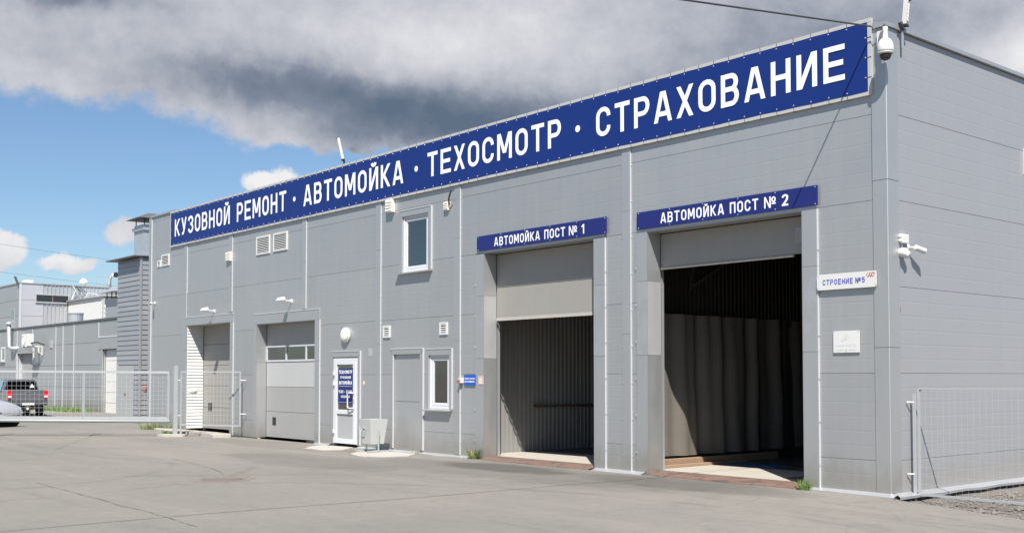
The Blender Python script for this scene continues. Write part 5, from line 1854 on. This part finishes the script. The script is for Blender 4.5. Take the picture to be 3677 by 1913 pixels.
for k in range(6):
    MB().box(-50.18, -48.09, YL + 0.185, YL + 0.199, GZL + 0.02 + k * 0.555, GZL + 0.555 + k * 0.555 - 0.02).build('gate_section', M_siding_w, wd_)
MB().box(-50.40, -50.222, YL - 0.02, YL + 0.25, GZL, 3.06).build('portal_trim', M_trim, Lb)
MB().box(-50.75, -46.8, YL - 0.03, YL - 0.001, 3.07, 3.68).build('portal_lintel', M_trim, Lb)
MB().box(-50.76, -46.8, YL - 0.05, YL - 0.001, 3.68, 3.74).build('trim_edge', M_edge, Lb)
MB().box(-64.98, -62.05, YL + 0.28, YL + 0.32, GZL, 3.04).build('grey_gate', M_gate, Lb)
MB().box(-65.16, -65.0, YL - 0.04, YL + 0.3, GZL, 3.1).build('portal_trim', M_edge, Lb)
MB().box(-65.0, -62.0, YL - 0.04, YL - 0.001, 3.05, 3.32).build('portal_lintel', M_trim, Lb)
for a, b, c, d in (LOPEN[2], LOPEN[3]):
    f = MB()
    f.box(a, a + 0.14, YL - 0.01, YL + 0.06, c, d); f.box(b - 0.10, b, YL - 0.01, YL + 0.06, c, d); f.box(a + 0.14, b - 0.10, YL - 0.01, YL + 0.06, c, c + 0.12); f.box(a + 0.14, b - 0.10, YL - 0.01, YL + 0.06, d - 0.1, d)
    wo = f.build('window', M_pvc, Lb)
    MB().box(a + 0.14, b - 0.10, YL + 0.02, YL + 0.03, c + 0.12, d - 0.1).build('pane', M_glass_dark, wo)
    MB().box(a - .1, b + .1, YL - 0.12, YL - 0.011, c - 0.06, c - 0.005).build('sill', M_trim, wo)
# outdoor unit, flue
s = thing('air_conditioner', 'white outdoor air conditioner unit on a bracket of the low workshop', 'air conditioner', (-60.3, YL - 0.7, 3.2))
MB().box(-61.0, -59.95, YL - 0.95, YL - 0.55, 3.42, 4.15).build('housing', M_white, s, bevel=0.02)
MB().lathe((-60.55, YL - 0.951, 3.79), (0, -1, 0), [(0.29, 0.0), (0.29, 0.02), (0.25, 0.02), (0.25, 0.005)], 24).build('fan_grille', M_cream, s)
bk = MB()
for x in (-60.8, -60.1):
    bk.tube((x, YL - 1.0, 3.40), (x, YL - 0.002, 3.40), 0.03, 6); bk.tube((x, YL - 0.95, 3.39), (x, YL - 0.002, 2.95), 0.025, 6); bk.tube((x, YL - 0.03, 3.45), (x, YL - 0.03, 2.9), 0.03, 6)
bk.build('bracket', M_white, s)
MB().path([(-59.94, YL - 0.7, 3.6), (-59.6, YL - 0.5, 3.65), (-59.4, YL - 0.1, 3.5)], 0.04, 6).build('pipework', M_black, s)
tag(MB().box(-58.7, -58.3, YL - 0.05, YL - 0.001, 3.3, 3.75).build('meter_box', M_trim_pale, None), 'small grey service box on the low workshop wall', 'box')
s = thing('flue_pipe', 'galvanised flue pipe with a cowl on the low workshop wall', 'flue', (-65.85, YL - 0.3, 3.3))
MB().path([(-64.9, YL - 0.002, 3.40), (-65.5, YL - 0.25, 3.40), (-65.83, YL - 0.3, 3.55), (-65.85, YL - 0.3, 4.9)], 0.13, 10).build('pipe', M_galv, s, smooth=True)
MB().lathe((-65.85, YL - 0.3, 4.98), (0, 0, 1), [(0.26, 0.0), (0.22, 0.06), (0.03, 0.16)], 14).build('cowl', M_galv, s)
tag(MB().lathe((-57.1, YL + 0.9, 4.70), (0, 0, 1), [(0.42, 0.0), (0.42, 0.55), (0.45, 0.55), (0.45, 0.62), (0.02, 0.62)], 20).build('roof_drum', M_galv, None), 'short galvanised vent drum on the low workshop roof', 'vent')
# strip of weeds along its foot
rnd = random.Random(31)
gm = MB()
for _ in range(900):
    x = rnd.uniform(-57.5, -50.9); y = YL - 0.25 - 0.9 * rnd.random() ** 1.5
    z0 = gz(x, y)
    l = rnd.uniform(0.08, 0.30); b = rnd.uniform(0, 6.28); a = rnd.uniform(0, 6.28)
    sd = Vector((math.cos(b), math.sin(b), 0)) * 0.03
    tp = Vector((x + math.cos(a) * l * .4, y + math.sin(a) * l * .4, z0 + l))
    gm.add([Vector((x, y, z0)) - sd, Vector((x, y, z0)) + sd, tp], [(0, 1, 2)])
o = gm.build('weeds', M_leaf, None)
o['label'] = 'strip of green weeds along the foot of the low workshop'; o['category'] = 'weeds'; o['kind'] = 'stuff'

# ------------------------------------------------------------------ tall building behind it
XU, YU, ZU = -80.4, 12.0, 8.75
U = thing('tall_workshop', 'taller pale grey industrial building behind the low workshop', 'building', (XU, YU, -0.3))
M_pale = mat('pale_panel', (0.40, 0.405, 0.425), 0.5, 0.0, 0.04, 0.4, objrand=0.03)
for k in range(5):
    z0 = 2.6 + 1.23 * k
    MB().box(-104.0, XU - 0.02, YU, YU + 0.1, z0 + 0.01, z0 + 1.22).build('wall_panel', M_panel, U)
    MB().box(XU - 0.1, XU, YU + 0.105, 13.72, z0 + 0.01, z0 + 1.22).build('wall_panel', M_pale, U)
MB().box(-104.0, XU - 0.05, YU + 0.11, 40.0, -0.3, 8.6).build('core', M_backing, U)
MB().box(-104.1, XU + 0.04, YU - 0.06, 40.1, 8.755, 8.85).build('roof_edge', M_trim, U)
MB().box(XU - 0.16, XU + 0.03, YU - 0.03, YU + 0.12, 2.0, 8.75).build('corner_trim', M_edge, U)
corrugated('profiled_cladding', M_galv, U, XU - 0.04, 13.74, 30.0, 2.5, 8.72, pitch=0.30, depth=0.06)
wb = MB().box(XU + 0.03, XU + 0.09, 13.12, 15.66, 7.33, 7.42).box(XU + 0.03, XU + 0.09, 13.12, 15.66, 7.95, 8.02).box(XU + 0.03, XU + 0.09, 13.12, 13.18, 7.42, 7.95).box(XU + 0.03, XU + 0.09, 15.60, 15.66, 7.42, 7.95).build('window_band', M_frame, U)
for a, b in ((13.18, 14.36), (14.44, 15.60)):
    MB().box(XU + 0.035, XU + 0.045, a, b, 7.42, 7.95).build('pane', M_glass_dark, wb)
MB().box(XU + 0.03, XU + 0.08, 14.36, 14.44, 7.42, 7.95).build('mullion', M_rust, wb)
MB().box(-82.6, -81.6, YU - 0.01, YU - 0.002, 3.8, 6.9).build('door_recess', M_trim_pale, U)
MB().box(-82.55, -81.9, YU - 0.02, YU - 0.011, 6.1, 6.85).build('window', M_glass_dark, U)
# white lean-to
W_ = thing('white_shed', 'white walled shed on the side of the taller building', 'shed', (-77.5, 15.6, -0.3))
xs_ = [XU + 0.10 + 0.62 * i for i in range(13)]
for i in range(12):
    MB().box(xs_[i] + 0.008, xs_[i + 1] - 0.008, 15.6, 15.66, 2.0, 7.47).build('wall_panel', M_siding_w, W_)
MB().prism([(XU + 0.06, 15.45, 7.48), (xs_[-1] + 0.3, 15.45, 7.48), (xs_[-1] + 0.3, 15.45, 7.58), (XU + 0.06, 15.45, 7.60)], (0, 8.0, 0.35)).build('roof', M_galv, W_)
MB().box(XU + 0.1, xs_[-1] - 0.02, 15.67, 23.0, 2.0, 7.44).build('core', M_siding_w, W_)
ld = thing('wall_ladder', 'white ladder fixed at the end of the white shed', 'ladder', (xs_[-1] + 0.1, 15.5, 2.0))
for dx in (0.02, 0.36):
    MB().box(xs_[-1] + dx, xs_[-1] + dx + 0.05, 15.52, 15.58, 2.0, 7.35).build('rail', M_white, ld)
for k in range(15):
    MB().box(xs_[-1] + 0.07, xs_[-1] + 0.36, 15.535, 15.565, 2.3 + 0.34 * k, 2.34 + 0.34 * k).build('rung', M_white, ld)
s = thing('roof_vent_box', 'grey roof vent box with a hipped cap beside the white shed', 'vent', (-68.1, 15.3, 4.7))
MB().box(-69.5, -67.1, 14.6, 16.2, 4.70, 7.05).build('box', M_panel, s)
for x in (-69.4, -68.5, -67.7, -67.2):
    MB().box(x - .03, x + .03, 14.62, 14.68, 7.05, 7.48).build('strut', M_dark, s)
MB().loft([[(-70.0, 14.1, 7.48), (-66.6, 14.1, 7.48), (-66.6, 16.7, 7.48), (-70.0, 16.7, 7.48)], [(-68.7, 15.2, 8.05), (-67.9, 15.2, 8.05), (-67.9, 15.6, 8.05), (-68.7, 15.6, 8.05)]]).build('cap', M_galv, s)
# roof clutter
s = thing('roof_cowl', 'pale mushroom vent on the roof of the taller building', 'vent', (XU - 1.5, 17.3, 8.85))
MB().lathe((XU - 1.5, 17.3, 8.85), (0, 0, 1), [(0.2, 0.0), (0.2, 0.3), (0.36, 0.32), (0.33, 0.42), (0.12, 0.68), (0.02, 0.70)], 14).build('cowl', M_cream, s)
s = thing('flue_elbow', 'dark elbow flue on the roof of the taller building', 'flue', (XU - 1.0, 19.2, 8.85))
MB().path([(XU - 1.0, 19.2, 8.85), (XU - 1.0, 19.2, 9.6), (XU - 0.85, 19.3, 9.85), (XU - 0.5, 19.5, 9.9)], 0.17, 10).build('pipe', M_galv, s, smooth=True)
MB().lathe((XU - 0.52, 19.49, 9.9), (0.8, 0.3, 0), [(0.20, 0.0), (0.22, 0.12), (0.14, 0.12)], 12).build('mouth', M_black, s)
s = thing('roof_box', 'small pale box on the roof corner of the taller building', 'vent', (XU - 1.2, 12.9, 8.85))
MB().box(XU - 1.6, XU - 0.8, 12.6, 13.2, 8.85, 9.12).build('box', M_cream, s)
s = thing('corner_floodlight', 'tilted floodlight on the roof corner of the taller building', 'floodlight', (XU - 0.2, 11.9, 8.7))
MB().prism([(XU - 0.25, 11.8, 8.75), (XU - 0.05, 11.8, 8.75), (XU - 0.75, 11.8, 9.35), (XU - 0.98, 11.8, 9.32)], (0, 0.12, 0)).build('housing', M_dark, s)
s = thing('roof_frame', 'thin steel frame on the roof edge of the taller building', 'frame', (XU - 0.4, 18.2, 8.85))
MB().tube((XU - 0.3, 17.9, 8.0), (XU - 0.3, 17.9, 9.7), 0.03, 6).tube((XU - 0.3, 18.8, 8.0), (XU - 0.3, 18.8, 9.7), 0.03, 6).tube((XU - 0.3, 17.9, 9.68), (XU - 0.3, 18.8, 9.68), 0.03, 6).build('frame_bars', M_galv, s)
for k, pts in enumerate([[(XU + .1, 15.9, 8.8), (XU + .2, 16.1, 8.4), (XU + .15, 15.95, 8.0), (XU + .2, 15.8, 7.62)], [(XU + .1, 16.2, 8.8), (XU + .2, 16.5, 8.3), (XU + .2, 16.25, 7.9), (XU + .2, 16.6, 7.65)], [(XU + .1, 16.4, 8.75), (XU + .25, 17.0, 8.2), (XU + .25, 16.6, 7.85), (XU + .3, 17.2, 7.7)],
                         [(XU + .3, 16.8, 7.66), (XU + .3, 17.0, 8.25), (XU + .35, 17.6, 8.2), (XU + .5, 18.4, 7.75)]]):
    tag(MB().path(pts, 0.035, 5).build('loose_cable', (M_white, M_dark, M_dark, M_white)[k], None), ('pale hose hanging from the roof edge over the white shed', 'dark cable loop hanging from the roof edge over the white shed', 'longest dark cable loop over the white shed roof', 'bent pale pipe lying on the white shed roof')[k], 'cable')


# ------------------------------------------------------------------ vehicles
def rr_ring(hw, z0, z1, y, r=0.12, taper=0.0, n=4):
    """rounded rectangular section in the x-z plane at y"""
    pts = []
    for cx, cz, a0 in ((hw - taper - r, z1 - r, 0), (-hw + taper + r, z1 - r, 90), (-hw + r, z0 + r, 180), (hw - r, z0 + r, 270)):
        for k in range(n + 1):
            a = R(a0 + 90 * k / n)
            pts.append((cx + r * math.cos(a), y, cz + r * math.sin(a)))
    return pts


def wheel(parent, x, y, r, w, side, nspoke=5):
    t = MB().lathe((x - w / 2, y, r), (1, 0, 0), [(r * .66, 0.0), (r * .93, 0.0), (r, w * .12), (r, w * .88), (r * .93, w), (r * .66, w)], 24).build('wheel', M_tyre, parent, local=True, smooth=False)
    xo = x + side * (w / 2)
    MB().lathe((xo - side * 0.03, y, r), (side, 0, 0), [(r * .66, -0.05), (r * .66, 0.022), (r * .60, 0.022), (r * .58, -0.02), (r * .16, -0.02)], 24).build('rim', M_dark, t, local=True)
    sp = MB()
    for i in range(nspoke):
        a = 2 * math.pi * i / nspoke + .3
        u = Vector((0, math.cos(a), math.sin(a))); v = Vector((0, -math.sin(a), math.cos(a)))
        c = Vector((xo - side * 0.03, y, r))
        X = Vector((side * .02, 0, 0))
        sp.add([c + v * r * .10 - X, c - v * r * .10 - X, c + u * r * .6 - v * r * .07 - X, c + u * r * .6 + v * r * .07 - X, c + v * r * .10 + X, c - v * r * .10 + X, c + u * r * .6 - v * r * .07 + X, c + u * r * .6 + v * r * .07 + X],
               [(0, 1, 2, 3), (4, 5, 6, 7), (0, 1, 5, 4), (1, 2, 6, 5), (2, 3, 7, 6), (3, 0, 4, 7)])
    sp.build('spokes', M_alloy, t, local=True)
    return t


# dark grey pickup seen from behind; local axes: x right, y forward, origin under the tailgate
tx, ty = -46.3, 2.55
T_ = thing('pickup_truck', 'dark grey double-cab pickup seen from behind beyond the gate', 'pickup', (tx, ty, gz(tx, ty)), R(84.5))
def L(name, m, mb, par=None, **k): return mb.build(name, m, par or T_, local=True, **k)
L('bed', M_truck, MB().loft([rr_ring(0.89, 0.66, 1.25, 0.03, 0.09, 0.03), rr_ring(0.90, 0.62, 1.27, 0.25, 0.09, 0.03), rr_ring(0.90, 0.62, 1.26, 1.55, 0.09, 0.03)]), smooth=False)
L('tailgate', M_truck, MB().loft([rr_ring(0.685, 0.74, 1.26, -0.035, 0.05), rr_ring(0.70, 0.73, 1.285, 0.02, 0.05)]))
L('tailgate_handle', M_alloy, MB().box(-0.10, 0.10, -0.062, -0.037, 1.125, 1.175))
em = MB()
for cx, cz in ((0.0, 1.03), (-0.035, 0.975), (0.035, 0.975)):
    em.quad((cx, -0.040, cz + 0.034), (cx + 0.02, -0.040, cz), (cx, -0.040, cz - 0.034), (cx - 0.02, -0.040, cz))
L('emblem', M_alloy, em)
for sgn in (-1, 1):
    lp = L('tail_lamp', M_tail, MB().loft([rr_ring(0.095, 0.88, 1.24, -0.03, 0.03), rr_ring(0.10, 0.86, 1.25, 0.20, 0.03)]))
    lp.location.x = sgn * 0.80
    L('reverse_lens', M_letter, MB().box(-0.075, 0.075, -0.034, -0.0305, 0.93, 1.0), lp)
L('bumper', M_dark, MB().loft([rr_ring(0.86, 0.56, 0.735, -0.10, 0.05), rr_ring(0.91, 0.54, 0.73, 0.10, 0.05)]))
L('bumper_trim', M_truck, MB().box(0.50, 0.88, -0.112, -0.101, 0.60, 0.70).box(-0.88, -0.50, -0.112, -0.101, 0.60, 0.70))
pl_ = L('number_plate', M_white, MB().box(-0.27, 0.26, -0.118, -0.104, 0.56, 0.67))
lt = MB()
for i in range(8):
    lt.box(-0.24 + i * 0.06, -0.205 + i * 0.06, -0.1195, -0.1185, 0.585, 0.645)
L('plate_characters', M_icon_faint, lt, pl_)
L('tow_tag', M_cream, MB().box(-0.06, 0.03, -0.05, -0.03, 0.34, 0.52))
L('underbody', M_black, MB().box(-0.62, 0.62, 0.1, 4.9, 0.34, 0.62).box(-0.5, -0.2, 0.0, 1.6, 0.26, 0.34))
cabr = [rr_ring(0.80, 1.15, 1.74, 1.58, 0.12, 0.13), rr_ring(0.84, 1.10, 1.78, 1.85, 0.12, 0.15), rr_ring(0.86, 1.05, 1.78, 2.6, 0.12, 0.15), rr_ring(0.86, 1.0, 1.72, 3.2, 0.12, 0.16), rr_ring(0.86, 1.0, 1.18, 3.95, 0.08, 0.05)]
L('cab', M_truck, MB().loft(cabr))
L('cab_body', M_truck, MB().loft([rr_ring(0.89, 0.50, 1.16, 1.56, 0.08, 0.02), rr_ring(0.90, 0.48, 1.16, 3.3, 0.08, 0.02), rr_ring(0.89, 0.50, 1.10, 4.6, 0.10, 0.05), rr_ring(0.80, 0.55, 0.95, 5.15, 0.12, 0.08)]))
rw = L('rear_window', M_glass_dark, MB().prism([(-0.72, 1.555, 1.30), (0.72, 1.555, 1.30), (0.62, 1.575, 1.70), (-0.62, 1.575, 1.70)], (0, 0.006, 0)))
L('warning_sticker', M_white, MB().quad((0.36, 1.548, 1.37), (0.60, 1.548, 1.37), (0.48, 1.552, 1.57)), rw)
for sgn in (-1, 1):
    L('side_window', M_glass_dark, MB().quad((sgn * 0.862, 1.9, 1.22), (sgn * 0.872, 3.5, 1.22), (sgn * 0.752, 3.05, 1.66), (sgn * 0.745, 1.95, 1.68)))
    L('mirror', M_truck, MB().box(sgn * 0.93, sgn * 1.10, 3.35, 3.45, 1.15, 1.36), bevel=0.02)
    for y in (1.05, 4.05):
        wheel(T_, sgn * 0.74, y, 0.37, 0.26, sgn)

# silver car, only its nose enters the picture; local axes: x right, y forward, origin under the middle
cxw, cyw = -31.62, -3.31           # right front wheel
hd_ = R(-50.0)
fwd = Vector((-math.sin(hd_), math.cos(hd_), 0)); rgt = Vector((fwd.y, -fwd.x, 0))
oc = Vector((cxw, cyw, 0)) - fwd * 1.28 - rgt * 0.76
T_ = thing('silver_car', 'silver hatchback nosing in at the left edge behind the gate', 'car', (oc.x, oc.y, gz(oc.x, oc.y)), hd_)
def sec(y, hw, z0, z1, r, tp): return rr_ring(hw, z0, z1, y, r, tp)
L('body', M_car, MB().loft([sec(-2.05, 0.72, 0.42, 0.80, 0.10, 0.06), sec(-1.95, 0.82, 0.28, 0.95, 0.12, 0.08), sec(-1.2, 0.86, 0.22, 1.0, 0.12, 0.06), sec(0.3, 0.87, 0.22, 0.98, 0.12, 0.06), sec(0.95, 0.86, 0.24, 0.95, 0.14, 0.08), sec(1.45, 0.84, 0.24, 0.84, 0.16, 0.10),
                            sec(1.72, 0.78, 0.24, 0.74, 0.16, 0.12), sec(1.86, 0.67, 0.26, 0.62, 0.14, 0.12), sec(1.92, 0.50, 0.30, 0.50, 0.09, 0.08)]), smooth=True)
L('roof', M_car, MB().loft([sec(-1.75, 0.66, 0.9, 1.30, 0.12, 0.10), sec(-1.1, 0.70, 0.9, 1.47, 0.14, 0.12), sec(-0.1, 0.70, 0.9, 1.47, 0.14, 0.12), sec(0.35, 0.70, 0.88, 1.32, 0.12, 0.12), sec(0.98, 0.74, 0.86, 0.96, 0.04, 0.04)]), smooth=True)
for sgn in (-1, 1):
    L('side_window', M_glass_dark, MB().quad((sgn * 0.715, -1.5, 0.99), (sgn * 0.735, 0.72, 0.99), (sgn * 0.60, 0.10, 1.38), (sgn * 0.60, -1.2, 1.38)))
    L('head_lamp', M_headlamp, MB().loft([[(sgn * 0.69, 1.84, 0.56), (sgn * 0.52, 1.90, 0.54), (sgn * 0.54, 1.86, 0.62), (sgn * 0.66, 1.80, 0.66)], [(sgn * 0.835, 1.42, 0.72), (sgn * 0.78, 1.50, 0.70), (sgn * 0.76, 1.48, 0.80), (sgn * 0.815, 1.42, 0.81)]]))
    L('fog_lamp', M_black, MB().lathe((sgn * 0.63, 1.80, 0.35), (sgn * .5, 1, 0), [(0.07, 0.0), (0.07, 0.05), (0.03, 0.055)], 12))
    L('wheel_arch', M_black, MB().lathe((sgn * 0.58, 1.28, 0.33), (sgn, 0, 0), [(0.385, 0.0), (0.385, 0.285), (0.30, 0.285)], 24))
    L('wheel_arch', M_black, MB().lathe((sgn * 0.58, -1.28, 0.33), (sgn, 0, 0), [(0.385, 0.0), (0.385, 0.29), (0.30, 0.29)], 24))
    for y in (1.28, -1.28):
        wheel(T_, sgn * 0.78, y, 0.315, 0.20, sgn)
L('grille', M_black, MB().box(-0.42, 0.42, 1.88, 1.935, 0.33, 0.42))


# ------------------------------------------------------------------ trees across the yard, behind the viewpoint; the window panes mirror them
def tree_meshes(seed):
    rnd = random.Random(seed)
    tr = MB()
    tr.path([(0, 0, 0), (0.1, 0.05, 2.0), (0.0, 0.1, 4.5), (0.1, 0.0, 7.5)], 0.16, 8)
    limbs = []
    for i in range(9):
        a = rnd.uniform(0, 6.28); z = rnd.uniform(2.4, 7.0); l = rnd.uniform(1.2, 2.6)
        e = (math.cos(a) * l, math.sin(a) * l, z + l * .7)
        limbs.append(e)
        tr.path([(0, 0, z), (e[0] * .5, e[1] * .5, z + l * .3), e], 0.05, 5)
    cr = MB()
    cents = limbs + [(rnd.uniform(-1.2, 1.2), rnd.uniform(-1.2, 1.2), rnd.uniform(5, 10)) for _ in range(12)]
    for cx, cy, cz in cents:
        for _ in range(70):
            v = Vector((rnd.gauss(0, 1), rnd.gauss(0, 1), rnd.gauss(0, .8))) * 0.62
            p = Vector((cx, cy, cz)) + v
            n = Vector((rnd.uniform(-1, 1), rnd.uniform(-1, 1), rnd.uniform(-.3, 1))).normalized()
            u = n.orthogonal().normalized() * rnd.uniform(.10, .20); w_ = n.cross(u)
            cr.quad(p - u, p - w_ * .6, p + u, p + w_ * .6)
    return tr, cr


tr_, cr_ = tree_meshes(3)
M_bark = mat('bark', (0.12, 0.10, 0.08), 0.9, 0.0, 0.2, 6.0)
M_foliage = mat('foliage', (0.055, 0.095, 0.028), 0.7, 0.0, 0.35, 1.5)
rnd = random.Random(77)
proto = None
for i in range(16):
    x = -52 + 5.0 * i + rnd.uniform(-1.2, 1.2); y = -42 + rnd.uniform(-4, 3)
    t = thing('birch_tree', 'leafy tree across the yard, number %s from the left in the row facing the building' % ('first second third fourth fifth sixth seventh eighth ninth tenth eleventh twelfth thirteenth fourteenth fifteenth sixteenth'.split()[i]), 'tree', (x, y, -0.1), rnd.uniform(0, 6.28), 'trees across the yard')
    k = rnd.uniform(.75, 1.2)
    t.scale = (k, k, k * rnd.uniform(.9, 1.15))
    if proto is None:
        proto = [tr_.build('trunk', M_bark, t, local=True), cr_.build('crown', M_foliage, t, local=True)]
    else:
        for ch in proto:
            c = ch.copy(); COL.objects.link(c); c.parent = t
